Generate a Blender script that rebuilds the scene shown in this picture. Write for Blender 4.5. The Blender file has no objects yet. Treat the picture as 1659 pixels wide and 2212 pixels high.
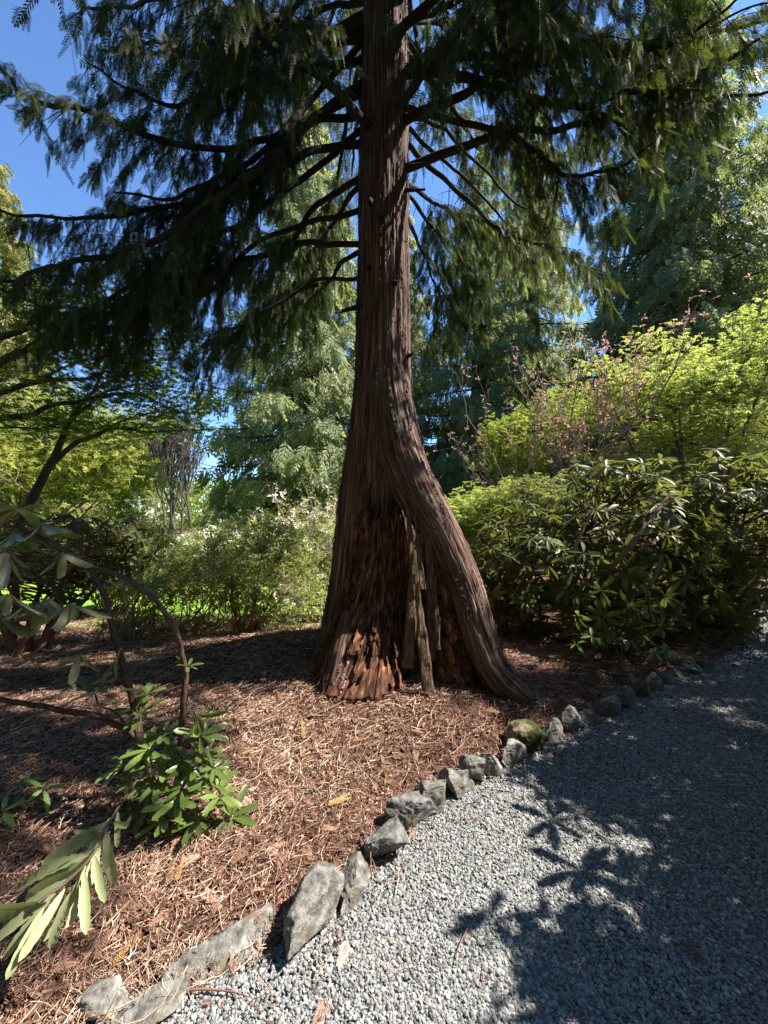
import bpy, bmesh, math, random
import numpy as np
from mathutils import Vector, Matrix

# ------------------------------------------------------------------ camera, sky, sun, exposure
scn = bpy.context.scene
COL = scn.collection
FPX, VH, CX = 850.0, 1120.0, 829.5          # focal length, horizon row and centre column of the 1659 x 2212 view
PITCH = math.atan((VH - 1106.0) / FPX)
EYE = np.array([0.0, 0.0, 1.6])

cam_d = bpy.data.cameras.new('camera')
cam = bpy.data.objects.new('camera', cam_d); COL.objects.link(cam)
cam.location = EYE
cam.rotation_euler = (math.radians(90) + PITCH, 0, 0)
cam_d.sensor_fit = 'HORIZONTAL'; cam_d.sensor_width = 36.0
cam_d.lens = 36.0 * FPX / 1659.0
cam_d.clip_start = 0.05; cam_d.clip_end = 3000
scn.camera = cam

SUN_EL, SUN_AZ = math.radians(50), math.radians(83)      # azimuth measured from +Y towards +X
SUN = np.array([math.sin(SUN_AZ) * math.cos(SUN_EL), math.cos(SUN_AZ) * math.cos(SUN_EL), math.sin(SUN_EL)])
w = bpy.data.worlds.new('World'); scn.world = w; w.use_nodes = True
nt = w.node_tree; nt.nodes.clear()
sky = nt.nodes.new('ShaderNodeTexSky'); sky.sky_type = 'NISHITA'; sky.sun_disc = False
sky.sun_elevation = SUN_EL; sky.sun_rotation = SUN_AZ
sky.air_density = 1.0; sky.dust_density = 0.0; sky.ozone_density = 9.0; sky.altitude = 100
bg = nt.nodes.new('ShaderNodeBackground'); bg.inputs[1].default_value = 0.09
wo = nt.nodes.new('ShaderNodeOutputWorld')
nt.links.new(sky.outputs[0], bg.inputs[0]); nt.links.new(bg.outputs[0], wo.inputs[0])

sd = bpy.data.lights.new('sun', 'SUN'); sd.energy = 5.0; sd.angle = math.radians(0.55); sd.color = (1.0, 0.93, 0.82)
so = bpy.data.objects.new('sun', sd); COL.objects.link(so)
so.rotation_euler = Vector(-SUN).to_track_quat('-Z', 'Y').to_euler()

scn.view_settings.view_transform = 'Standard'; scn.view_settings.look = 'None'
scn.view_settings.exposure = 1.75; scn.view_settings.gamma = 1.0
scn.render.engine = 'CYCLES'
cy = scn.cycles
cy.max_bounces = 6; cy.diffuse_bounces = 3; cy.glossy_bounces = 2; cy.transmission_bounces = 3
cy.use_adaptive_sampling = False; cy.caustics_reflective = False; cy.caustics_refractive = False

# ------------------------------------------------------------------ view helpers: a pixel of the photo and a distance give a point of the place
cp, sp = math.cos(PITCH), math.sin(PITCH)
def ray(u, v):
    x, y, z = (u - CX) / FPX, 1.0, -(v - 1106.0) / FPX
    return np.array([x, y * cp - z * sp, y * sp + z * cp])
def W(u, v, Y):
    d = ray(u, v); return EYE + d * (Y / d[1])

def smooth(a, b, x):
    t = np.clip((x - a) / (b - a), 0, 1); return t * t * (3 - 2 * t)

# ------------------------------------------------------------------ numpy noise
def _h(ix, iy, iz, s):
    n = (ix * 374761393 + iy * 668265263 + iz * 2147483647 + s * 1274126177) & 0xFFFFFFFF
    n = ((n ^ (n >> 13)) * 1274126177) & 0xFFFFFFFF
    n = ((n ^ (n >> 16)) * 2246822519) & 0xFFFFFFFF
    return ((n ^ (n >> 15)) & 0xFFFFFF) / float(0xFFFFFF)
def vn(p, s=0):
    p = np.asarray(p, float); i = np.floor(p).astype(np.int64); f = p - i; f = f * f * (3 - 2 * f)
    x, y, z = i[..., 0], i[..., 1], i[..., 2]; r = 0
    for dx in (0, 1):
        for dy in (0, 1):
            for dz in (0, 1):
                wgt = (f[..., 0] if dx else 1 - f[..., 0]) * (f[..., 1] if dy else 1 - f[..., 1]) * (f[..., 2] if dz else 1 - f[..., 2])
                r = r + wgt * _h(x + dx, y + dy, z + dz, s)
    return r
def fbm(p, o=3, s=0):
    p = np.asarray(p, float); a, t, r = 1.0, 0.0, 0
    for k in range(o):
        r = r + a * vn(p * 2 ** k, s + k); t += a; a *= .5
    return r / t
def ridged(p, s=0):
    return 1 - np.abs(2 * vn(p, s) - 1)

# ------------------------------------------------------------------ mesh building
class MB:
    """Collects numpy geometry; build() links it as one mesh object."""
    def __init__(self): self.v = []; self.f = []; self.a = []; self.m = []; self.bk = []; self.n = 0
    def add(self, V, F, a=0.5, m=0, bk=None):
        V = np.asarray(V, np.float32).reshape(-1, 3); F = np.asarray(F, np.int64)
        if F.shape[1] == 3: F = np.concatenate([F, -np.ones((len(F), 1), np.int64)], 1)
        F = np.where(F >= 0, F + self.n, -1)
        self.v.append(V); self.f.append(F)
        self.a.append(np.broadcast_to(np.asarray(a, np.float32), (len(F),)).copy())
        self.m.append(np.full(len(F), m, np.int32))
        self.bk.append(np.zeros_like(V) if bk is None else np.asarray(bk, np.float32))
        self.n += len(V); return self
    def build(self, name, mats, parent=None, smoothed=False, origin=None):
        V = np.concatenate(self.v); F = np.concatenate(self.f); A = np.concatenate(self.a); M = np.concatenate(self.m); B = np.concatenate(self.bk)
        if origin is not None: V = V - np.asarray(origin, np.float32)
        elif parent is not None: V = V - np.array(parent_world(parent), np.float32)
        me = bpy.data.meshes.new(name)
        me.vertices.add(len(V)); me.vertices.foreach_set('co', V.ravel())
        mask = F >= 0; cnt = mask.sum(1)
        me.loops.add(int(cnt.sum())); me.loops.foreach_set('vertex_index', F[mask].astype(np.int32))
        me.polygons.add(len(F)); st = np.concatenate([[0], np.cumsum(cnt)[:-1]]).astype(np.int32)
        me.polygons.foreach_set('loop_start', st)
        me.polygons.foreach_set('material_index', M)
        me.polygons.foreach_set('use_smooth', np.full(len(F), smoothed, bool))
        at = me.attributes.new('rnd', 'FLOAT', 'FACE'); at.data.foreach_set('value', A)
        if np.any(B): 
            ab = me.attributes.new('grain', 'FLOAT_VECTOR', 'POINT'); ab.data.foreach_set('vector', B.ravel())
        for m in (mats if isinstance(mats, (list, tuple)) else [mats]): me.materials.append(m)
        me.update(calc_edges=True); me.validate()
        o = bpy.data.objects.new(name, me); COL.objects.link(o)
        if parent is not None: o.parent = parent
        if origin is not None: o.location = tuple(float(c) for c in origin)
        return o
def parent_world(p):
    l = np.zeros(3)
    while p is not None: l = l + np.array(p.location); p = p.parent
    return l

def tag(o, label=None, cat=None, group=None, kind=None):
    if label: o['label'] = label
    if cat: o['category'] = cat
    if group: o['group'] = group
    if kind: o['kind'] = kind
    return o
def thing(name, loc, label, cat, group=None):
    o = bpy.data.objects.new(name, None); COL.objects.link(o); o.empty_display_size = .1
    o.location = tuple(float(c) for c in loc); return tag(o, label, cat, group)
def copy_tree(o, parent=None):
    c = o.copy(); COL.objects.link(c)
    if parent is not None: c.parent = parent
    for ch in [x for x in COL.objects if x.parent == o]: copy_tree(ch, c)
    return c

def norm(a): 
    a = np.asarray(a, float); return a / np.maximum(np.linalg.norm(a, axis=-1, keepdims=True), 1e-9)
def spline(P, n):
    P = np.asarray(P, float); k = len(P)
    if k == 2: return P[0] + (P[1] - P[0]) * np.linspace(0, 1, n)[:, None]
    Q = np.vstack([2 * P[0] - P[1], P, 2 * P[-1] - P[-2]]); t = np.linspace(0, k - 1, n); i = np.minimum(t.astype(int), k - 2); f = (t - i)[:, None]
    a, b, c, d = Q[i], Q[i + 1], Q[i + 2], Q[i + 3]
    return .5 * (2 * b + (c - a) * f + (2 * a - 5 * b + 4 * c - d) * f ** 2 + (3 * b - a - 3 * c + d) * f ** 3)

def tubes(P, R, sides=5):
    """N tubes of K points each: P (N,K,3), R (N,K) -> verts, quads"""
    P = np.asarray(P, float); R = np.asarray(R, float); N, K, _ = P.shape
    T = norm(np.gradient(P, axis=1)); m = norm(T.mean(1))
    ref = np.where(np.abs(m[:, 2:3]) < .8, np.array([[0, 0, 1.0]]), np.array([[1.0, 0, 0]]))[:, None, :]
    U = norm(np.cross(T, ref)); Vv = np.cross(T, U)
    a = np.arange(sides) * 2 * math.pi / sides
    ring = U[:, :, None, :] * np.cos(a)[:, None] + Vv[:, :, None, :] * np.sin(a)[:, None]
    V = P[:, :, None, :] + ring * R[:, :, None, None]
    idx = np.arange(N * K * sides).reshape(N, K, sides)
    A = idx[:, :-1, :]; B = np.roll(A, -1, 2); D = idx[:, 1:, :]; C = np.roll(D, -1, 2)
    F = np.stack([A, B, C, D], -1).reshape(-1, 4)
    s = np.concatenate([np.zeros((N, 1)), np.cumsum(np.linalg.norm(np.diff(P, axis=1), axis=2), 1)], 1)
    bk = np.stack([np.cos(a)[None, None] * R[..., None].max() + 0 * V[..., 0], np.sin(a)[None, None] * R[..., None].max() + 0 * V[..., 0], np.broadcast_to(s[..., None], V.shape[:3])], -1)
    return V.reshape(-1, 3), F, bk.reshape(-1, 3)
def tube1(pts, r, n=16, sides=7):
    p = spline(pts, n); k = len(r); rr = np.interp(np.linspace(0, 1, n), np.linspace(0, 1, k), r)
    return tubes(p[None], rr[None], sides)

FOFF = {}
def place(mb, tv, tf, o, a, nrm, s, rnd=None, jit=0.0, rng=None, width=None, m=0):
    """copies of a template (tv, tf) lying along +X with normal +Z"""
    o = np.asarray(o, float); N = len(o)
    if N == 0: return
    X = norm(a); Y = norm(np.cross(nrm, X)); Z = np.cross(X, Y)
    s = np.broadcast_to(np.asarray(s, float), (N,)); wd = s if width is None else np.broadcast_to(np.asarray(width, float), (N,))
    V = o[:, None] + X[:, None] * (tv[None, :, 0:1] * s[:, None, None]) + Y[:, None] * (tv[None, :, 1:2] * wd[:, None, None]) + Z[:, None] * (tv[None, :, 2:3] * s[:, None, None])
    F = np.where(tf[None] >= 0, tf[None] + (np.arange(N) * len(tv))[:, None, None], -1).reshape(-1, tf.shape[1])
    if rnd is None: rnd = rng.random(N)
    r = np.repeat(rnd, len(tf))
    if id(tf) in FOFF: r = np.clip(r + np.tile(FOFF[id(tf)], N), 0, 1)
    if jit: r = np.clip(r + rng.normal(0, jit, len(r)), 0, 1)
    mb.add(V, F, r, m)

# ------------------------------------------------------------------ leaf templates
def t_frond(n, wid, reach=.42, ang=48, axis=.012, droop=.12):
    V, F = [], []
    def rh(p, d, L, w_):
        d = np.array(d) / np.linalg.norm(d); q = np.array([-d[1], d[0]]); i = len(V)
        for t, s_ in ((0, 0), (.55, 1), (1, 0), (.55, -1)):
            c = np.array(p) + d * L * t + q * w_ * s_; V.append((c[0], c[1], -droop * (c[0] ** 2) - .35 * c[1] ** 2))
        F.append((i, i + 1, i + 2, i + 3))
    rh((0, 0), (1, 0), 1.0, axis)
    for k in range(n):
        x = .06 + .88 * k / n
        for sd_ in (1, -1):
            L = reach * (1 - x) ** .75 * (.75 + .5 * ((k * 7 + (sd_ > 0) * 3) % 5) / 5) + .05
            a_ = math.radians(ang - 12 * x); rh((x + .02 * sd_, 0), (math.cos(a_), sd_ * math.sin(a_)), L, wid)
    return np.array(V), np.array(F)
FROND = t_frond(11, .023, reach=.36, ang=44)
STRAND = t_frond(12, .016, reach=.13, ang=38, axis=.007, droop=.05)
FROND_B = t_frond(6, .034, reach=.36, ang=40)
FROND_M = t_frond(4, .055, reach=.4, ang=40, axis=.03)
def t_blade(nx, shape, fold=.25, droop=.25, curl=.0):
    """leaf of nx segments, three points across; shape(x) gives the half width"""
    V, F = [], []
    for i in range(nx + 1):
        x = i / nx; w_ = shape(x); z = -droop * x * x
        V += [(x, -w_, z + fold * w_ + curl * ((i % 2) - .5)), (x, 0, z), (x, w_, z + fold * w_ - curl * ((i % 2) - .5))]
    for i in range(nx):
        a_ = 3 * i; F += [(a_, a_ + 3, a_ + 4, a_ + 1), (a_ + 1, a_ + 4, a_ + 5, a_ + 2)]
    return np.array(V), np.array(F)
RH = lambda x: .155 * (max(x, .001) ** .62) * (max(1 - x, 0) ** .42) * 1.75 if x > .06 else .012
def t_rhodo():
    V, F = t_blade(14, lambda x: RH(x) * (1 + .07 * math.sin(31 * x) + .05 * math.sin(53 * x + 1)), .30, .17, .016); V = V.copy()
    n = len(V); x = np.linspace(.02, .95, 8); rib = []
    for q in x: z = -.17 * q * q + .006; rib += [(q, -.009 * (1.1 - q), z), (q, .009 * (1.1 - q), z)]
    G_ = [(n + 2 * i, n + 2 * i + 2, n + 2 * i + 3, n + 2 * i + 1) for i in range(7)]
    k = len(F); F = np.concatenate([F, np.array(G_)]); off = np.zeros(len(F)); off[k:] = .5; off[:k:4] = -.07; off[1:k:4] = -.07
    FOFF[id(F)] = off; return np.concatenate([V, np.array(rib)]), F
RHODO_NEAR = t_rhodo()
RHODO_FAR = t_blade(4, lambda x: max(RH(x), .01), .3, .2)
OVAL = t_blade(2, lambda x: .27 * math.sin(math.pi * min(max(x, .04), .985)), .25, .15)
def t_star(lobes=5, spread=150):
    V, F = [(0, 0, 0)], []
    for k in range(lobes):
        t = (k / (lobes - 1) - .5) * math.radians(spread) * 1.0; L = 1 - .35 * abs(k / (lobes - 1) - .5) * 2
        d = np.array([math.cos(t), math.sin(t)]); q = np.array([-d[1], d[0]]); i = len(V)
        for c, z in ((d * L * .5 + q * .14, .05), (d * L, -.1), (d * L * .5 - q * .14, .05)): V.append((c[0], c[1], z))
        F.append((0, i, i + 1, i + 2))
    return np.array(V), np.array(F)
STAR = t_star(5)
STAR3 = t_star(3, 110)

# ------------------------------------------------------------------ materials
def new_mat(name):
    m = bpy.data.materials.new(name); m.use_nodes = True; n = m.node_tree; n.nodes.clear()
    out = n.nodes.new('ShaderNodeOutputMaterial'); return m, n, out
def ramp(n, stops, fac):
    r = n.nodes.new('ShaderNodeValToRGB'); e = r.color_ramp.elements
    while len(e) > 1: e.remove(e[-1])
    for i, (p, c) in enumerate(stops):
        x = e[0] if i == 0 else e.new(p); x.position = p; x.color = (*c, 1)
    n.links.new(fac, r.inputs[0]); return r.outputs[0]
def leaf_mat(name, stops, trans, tw=.35, rough=.45, spec=.4, back=None):
    m, n, out = new_mat(name)
    at = n.nodes.new('ShaderNodeAttribute'); at.attribute_name = 'rnd'
    c = ramp(n, stops, at.outputs['Fac'])
    if back:
        g = n.nodes.new('ShaderNodeNewGeometry'); mx = n.nodes.new('ShaderNodeMix'); mx.data_type = 'RGBA'
        n.links.new(g.outputs['Backfacing'], mx.inputs[0]); n.links.new(c, mx.inputs[6]); mx.inputs[7].default_value = (*back, 1); c = mx.outputs[2]
    p = n.nodes.new('ShaderNodeBsdfPrincipled'); p.inputs['Roughness'].default_value = rough; p.inputs['Specular IOR Level'].default_value = spec
    n.links.new(c, p.inputs['Base Color'])
    t = n.nodes.new('ShaderNodeBsdfTranslucent'); t.inputs[0].default_value = (*trans, 1)
    mx2 = n.nodes.new('ShaderNodeMixShader'); mx2.inputs[0].default_value = tw
    n.links.new(p.outputs[0], mx2.inputs[1]); n.links.new(t.outputs[0], mx2.inputs[2]); n.links.new(mx2.outputs[0], out.inputs[0])
    return m
def bark_mat(name, stops, scale=(40, 40, 3), bump=.02, rough=.9, coord='grain', moss=None, mid=None):
    m, n, out = new_mat(name)
    if coord == 'grain':
        a = n.nodes.new('ShaderNodeAttribute'); a.attribute_name = 'grain'; src = a.outputs['Vector']
    else:
        a = n.nodes.new('ShaderNodeTexCoord'); src = a.outputs['Object']
    mp = n.nodes.new('ShaderNodeMapping'); mp.inputs['Scale'].default_value = scale; n.links.new(src, mp.inputs[0])
    nz = n.nodes.new('ShaderNodeTexNoise'); nz.inputs['Scale'].default_value = 1; nz.inputs['Detail'].default_value = 5; nz.inputs['Roughness'].default_value = .65
    n.links.new(mp.outputs[0], nz.inputs['Vector'])
    c = ramp(n, stops, nz.outputs['Fac'])
    if moss:
        tc = n.nodes.new('ShaderNodeTexCoord'); n2 = n.nodes.new('ShaderNodeTexNoise'); n2.inputs['Scale'].default_value = moss[1]; n2.inputs['Detail'].default_value = 4
        n.links.new(tc.outputs['Object'], n2.inputs['Vector'])
        r2 = ramp(n, [(moss[2], (0, 0, 0)), (moss[2] + .12, (1, 1, 1))], n2.outputs['Fac'])
        mx = n.nodes.new('ShaderNodeMix'); mx.data_type = 'RGBA'; n.links.new(r2, mx.inputs[0]); n.links.new(c, mx.inputs[6]); mx.inputs[7].default_value = (*moss[0], 1); c = mx.outputs[2]
    p = n.nodes.new('ShaderNodeBsdfPrincipled'); p.inputs['Roughness'].default_value = rough; p.inputs['Specular IOR Level'].default_value = .2
    n.links.new(c, p.inputs['Base Color'])
    b = n.nodes.new('ShaderNodeBump'); b.inputs['Strength'].default_value = .9; b.inputs['Distance'].default_value = bump
    n.links.new(nz.outputs['Fac'], b.inputs['Height']); n.links.new(b.outputs[0], p.inputs['Normal']); n.links.new(p.outputs[0], out.inputs[0])
    return m
def attr_mat(name, stops, rough=.85, spec=.25):
    m, n, out = new_mat(name)
    at = n.nodes.new('ShaderNodeAttribute'); at.attribute_name = 'rnd'
    p = n.nodes.new('ShaderNodeBsdfPrincipled'); p.inputs['Roughness'].default_value = rough; p.inputs['Specular IOR Level'].default_value = spec
    n.links.new(ramp(n, stops, at.outputs['Fac']), p.inputs['Base Color']); n.links.new(p.outputs[0], out.inputs[0]); return m
def ground_mat(name, stops, scale, bump, rough=.95, vor=None):
    m, n, out = new_mat(name)
    g = n.nodes.new('ShaderNodeNewGeometry')
    nz = n.nodes.new('ShaderNodeTexNoise'); nz.inputs['Scale'].default_value = scale; nz.inputs['Detail'].default_value = 7; nz.inputs['Roughness'].default_value = .7
    n.links.new(g.outputs['Position'], nz.inputs['Vector'])
    src = nz.outputs['Fac']
    p = n.nodes.new('ShaderNodeBsdfPrincipled'); p.inputs['Roughness'].default_value = rough; p.inputs['Specular IOR Level'].default_value = .15
    b = n.nodes.new('ShaderNodeBump'); b.inputs['Strength'].default_value = 1; b.inputs['Distance'].default_value = bump
    if vor:
        v = n.nodes.new('ShaderNodeTexVoronoi'); v.inputs['Scale'].default_value = vor; n.links.new(g.outputs['Position'], v.inputs['Vector'])
        sx = n.nodes.new('ShaderNodeSeparateColor'); n.links.new(v.outputs['Color'], sx.inputs[0])
        n.links.new(ramp(n, stops, sx.outputs[0]), p.inputs['Base Color'])
        inv = n.nodes.new('ShaderNodeMath'); inv.operation = 'MULTIPLY_ADD'; inv.inputs[1].default_value = -1; inv.inputs[2].default_value = 1
        n.links.new(v.outputs['Distance'], inv.inputs[0]); n.links.new(inv.outputs[0], b.inputs['Height'])
    else:
        n.links.new(ramp(n, stops, src), p.inputs['Base Color']); n.links.new(src, b.inputs['Height'])
    n.links.new(b.outputs[0], p.inputs['Normal']); n.links.new(p.outputs[0], out.inputs[0]); return m

M = {}
M['soil'] = ground_mat('mulch_soil', [(.3, (.025, .014, .011)), (.5, (.085, .042, .03)), (.62, (.18, .10, .07)), (.75, (.28, .18, .13))], 22, .02)
GRAVEL_STOPS = [(0, (.06, .062, .064)), (.35, (.145, .15, .153)), (.65, (.25, .255, .255)), (.9, (.40, .395, .375)), (1, (.46, .40, .31))]
M['gravel_base'] = ground_mat('gravel_bed', GRAVEL_STOPS, 60, .012, vor=62)
M['gravel'] = attr_mat('gravel_stone', GRAVEL_STOPS, .75, .3)
M['lawn'] = ground_mat('lawn_grass', [(.3, (.10, .20, .025)), (.55, (.20, .34, .05)), (.75, (.33, .45, .10))], 30, .03)
M['litter'] = attr_mat('needle_litter', [(0, (.022, .012, .010)), (.3, (.095, .048, .035)), (.48, (.22, .115, .08)), (.64, (.36, .23, .165)), (.82, (.50, .38, .29)), (1, (.62, .50, .37))], .8, .25)
M['stick'] = bark_mat('stick_bark', [(.3, (.10, .05, .035)), (.6, (.22, .13, .09)), (.8, (.34, .24, .17))], (30, 30, 8), .004)
M['dry_frond'] = leaf_mat('dry_frond', [(0, (.22, .10, .035)), (.5, (.33, .18, .06)), (1, (.42, .32, .12))], (.4, .22, .07), .2, .6)
M['stone'] = bark_mat('edging_stone', [(.3, (.035, .033, .030)), (.45, (.115, .11, .10)), (.58, (.185, .178, .165)), (.78, (.31, .30, .275))], (26, 26, 26), .016, .85, 'object', moss=((.12, .105, .062), 9, .56))
M['stone_dark'] = bark_mat('dark_stone', [(.28, (.05, .05, .052)), (.5, (.12, .118, .115)), (.75, (.24, .23, .22))], (24, 24, 24), .014, .85, 'object', moss=((.11, .10, .05), 6, .56))
M['stone_pale'] = bark_mat('pale_stone', [(.3, (.06, .056, .05)), (.5, (.185, .176, .16)), (.74, (.34, .325, .295))], (26, 26, 26), .014, .85, 'object', moss=((.14, .125, .075), 9, .58))
M['moss_stone'] = bark_mat('mossy_stone', [(.3, (.12, .09, .065)), (.7, (.28, .22, .165))], (10, 10, 10), .012, .95, 'object', moss=((.030, .034, .007), 6, .40))
M['bark'] = bark_mat('cedar_bark', [(.3, (.018, .009, .007)), (.44, (.062, .034, .026)), (.57, (.155, .098, .077)), (.75, (.40, .305, .25))], (34, 34, 2.0), .025, moss=((.10, .088, .07), 2.2, .58))
M['rot'] = bark_mat('rotten_stump_wood', [(.3, (.012, .006, .005)), (.45, (.05, .021, .013)), (.58, (.15, .068, .036)), (.74, (.44, .27, .14))], (38, 38, 8), .03)
M['slab'] = bark_mat('split_wood', [(.3, (.03, .018, .012)), (.5, (.095, .062, .04)), (.75, (.27, .19, .12))], (75, 75, 3), .012, coord='grain')
M['limb'] = bark_mat('limb_bark', [(.3, (.014, .011, .009)), (.6, (.036, .027, .022)), (.85, (.10, .08, .065))], (50, 50, 8), .008)
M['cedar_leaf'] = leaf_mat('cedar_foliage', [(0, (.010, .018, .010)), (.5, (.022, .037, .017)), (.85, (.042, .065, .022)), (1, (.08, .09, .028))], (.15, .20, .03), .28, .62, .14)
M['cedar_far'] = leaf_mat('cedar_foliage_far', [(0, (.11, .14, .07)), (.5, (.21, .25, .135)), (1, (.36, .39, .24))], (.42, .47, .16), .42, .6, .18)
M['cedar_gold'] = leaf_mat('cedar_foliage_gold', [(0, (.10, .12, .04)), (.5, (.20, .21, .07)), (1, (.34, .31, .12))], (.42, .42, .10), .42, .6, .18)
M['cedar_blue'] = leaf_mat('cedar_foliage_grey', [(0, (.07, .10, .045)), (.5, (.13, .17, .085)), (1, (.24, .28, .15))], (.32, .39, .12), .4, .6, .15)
M['rhodo'] = leaf_mat('rhododendron_leaf', [(0, (.035, .045, .016)), (.6, (.075, .088, .028)), (.9, (.14, .15, .045)), (1, (.20, .19, .06))], (.24, .27, .05), .28, .5, .22, back=(.13, .12, .06))
M['rhodo_near'] = leaf_mat('rhododendron_leaf_near', [(0, (.035, .06, .018)), (.6, (.085, .135, .032)), (1, (.17, .23, .06))], (.32, .38, .06), .3, .3, .5, back=(.25, .235, .135))
M['rhodo_pale'] = leaf_mat('rhododendron_leaf_underside', [(0, (.20, .23, .11)), (1, (.34, .37, .20))], (.30, .36, .12), .2, .5, .3)
M['fresh'] = leaf_mat('fresh_leaf', [(0, (.13, .24, .05)), (1, (.24, .38, .09))], (.35, .52, .08), .4, .4, .4)
M['azalea'] = leaf_mat('azalea_leaf', [(0, (.07, .10, .025)), (.5, (.15, .19, .05)), (1, (.36, .38, .14))], (.46, .52, .12), .42, .4, .5)
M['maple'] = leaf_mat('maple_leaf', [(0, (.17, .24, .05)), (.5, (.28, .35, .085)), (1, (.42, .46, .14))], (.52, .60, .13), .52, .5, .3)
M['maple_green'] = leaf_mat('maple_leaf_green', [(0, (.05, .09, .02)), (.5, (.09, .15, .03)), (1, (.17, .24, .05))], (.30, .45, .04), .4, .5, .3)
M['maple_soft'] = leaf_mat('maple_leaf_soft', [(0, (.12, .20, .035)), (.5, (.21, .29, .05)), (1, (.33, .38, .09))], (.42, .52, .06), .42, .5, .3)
M['spring'] = leaf_mat('spring_leaf', [(0, (.16, .20, .04)), (.5, (.28, .32, .07)), (1, (.42, .40, .12))], (.45, .48, .08), .4, .5, .3)
M['bud'] = leaf_mat('pink_bud', [(0, (.36, .18, .15)), (.5, (.50, .29, .25)), (1, (.60, .44, .38))], (.62, .34, .28), .3, .6, .3)
M['petal'] = leaf_mat('pale_petal', [(0, (.72, .55, .58)), (.5, (.80, .72, .72)), (1, (.85, .82, .78))], (.8, .65, .65), .3, .5, .3)
M['petal_white'] = leaf_mat('white_petal', [(0, (.75, .76, .66)), (1, (.85, .85, .80))], (.8, .8, .7), .3, .5, .3)
M['twig'] = bark_mat('twig_bark', [(.3, (.08, .055, .04)), (.6, (.19, .145, .11)), (.85, (.33, .27, .21))], (60, 60, 10), .004)
M['twig_pale'] = bark_mat('pale_twig_bark', [(.3, (.16, .12, .09)), (.6, (.32, .25, .19)), (.85, (.45, .38, .30))], (60, 60, 10), .004)
M['rhodo_stem'] = bark_mat('rhododendron_stem', [(.3, (.028, .018, .014)), (.55, (.085, .055, .042)), (.8, (.20, .14, .105))], (90, 90, 25), .008)
M['red_stem'] = bark_mat('red_brown_stem', [(.3, (.11, .045, .03)), (.6, (.25, .11, .075)), (.85, (.38, .22, .15))], (40, 40, 10), .006)
M['far_bark'] = bark_mat('far_bark', [(.3, (.035, .03, .026)), (.7, (.12, .10, .085))], (8, 8, 3), .02)
M['far_bark_pale'] = bark_mat('far_bark_pale', [(.3, (.08, .07, .055)), (.7, (.20, .175, .14))], (8, 8, 3), .02)

# ------------------------------------------------------------------ terrain
def flat(u, v, z=0.0):
    d = ray(u, v); return EYE + d * ((z - EYE[2]) / d[2])
EDGE_PX = [(200, 2225), (430, 2140), (640, 2020), (760, 1940), (830, 1850), (885, 1790), (940, 1745), (1005, 1703), (1065, 1662), (1112, 1640),
           (1150, 1615), (1205, 1597), (1255, 1577), (1330, 1535), (1390, 1500), (1440, 1472), (1530, 1440), (1600, 1392), (1640, 1350)]
EDGE = [(-2.6, -3.0), (-1.75, -.6), (-1.3, .55)] + [tuple(flat(u, v)[:2]) for u, v in EDGE_PX] + [(8.6, 8.6), (12.5, 12), (20, 17)]
EDGE = spline(np.array([(x, y, 0) for x, y in EDGE]), 240)[:, :2]
def edge_dist(x, y):
    """signed distance to the path's planted edge, positive in the bed"""
    p = np.stack([np.asarray(x, float).ravel(), np.asarray(y, float).ravel()], 1)
    a, b = EDGE[:-1], EDGE[1:]; ab = b - a; out = np.empty(len(p))
    for i in range(0, len(p), 20000):
        q = p[i:i + 20000][:, None] - a; t = np.clip((q * ab).sum(2) / (ab * ab).sum(1), 0, 1); r = q - ab * t[..., None]
        d = np.hypot(r[..., 0], r[..., 1]); k = d.argmin(1); j = np.arange(len(k)); s = ab[k, 0] * q[j, k, 1] - ab[k, 1] * q[j, k, 0]
        out[i:i + 20000] = d[j, k] * np.sign(s)
    return out.reshape(np.shape(x))
TREE = np.array([.12, 4.0])
def terrain(x, y):
    x = np.asarray(x, float); y = np.asarray(y, float); d = edge_dist(x, y)
    h = -.03 + .075 * smooth(-.05, .35, d) + .05 * smooth(.3, 1.6, d)
    r = np.hypot(x - TREE[0], (y - TREE[1]) * 1.05); h = h + .16 * np.exp(-(r / 1.35) ** 2) * smooth(0, .5, d)
    r2 = np.hypot((x + 1.15) / 1.0, (y - 4.3) / .8); h = h + .10 * np.exp(-r2 ** 2)
    p = np.stack([x, y, 0 * x], -1)
    far = smooth(5.2, 6.6, y - .25 * x) 
    h = h + (.05 * (fbm(p * 1.7, 3, 5) - .5) + .035 * (fbm(p * 9, 2, 9) - .5)) * smooth(-.02, .3, d) * (1 - far)
    h = h - .12 * far * smooth(2.5, -1, x)
    return h
def G(u, v, lift=0.0):
    """where the line of sight through a pixel meets the ground"""
    d = ray(u, v); t0, t1 = .5, 40.0
    ts = np.linspace(.8, 40, 1200); P = EYE + d * ts[:, None]; below = P[:, 2] < terrain(P[:, 0], P[:, 1])
    if not below.any(): return flat(u, v)
    k = int(below.argmax()); a, b = ts[max(k - 1, 0)], ts[k]
    for _ in range(25):
        c = .5 * (a + b); p = EYE + d * c
        if p[2] < float(terrain(p[0], p[1])): b = c
        else: a = c
    p = EYE + d * b; p[2] = float(terrain(p[0], p[1])) + lift; return p
def on(x, y, lift=0.0): return np.array([x, y, float(terrain(x, y)) + lift])

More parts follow.
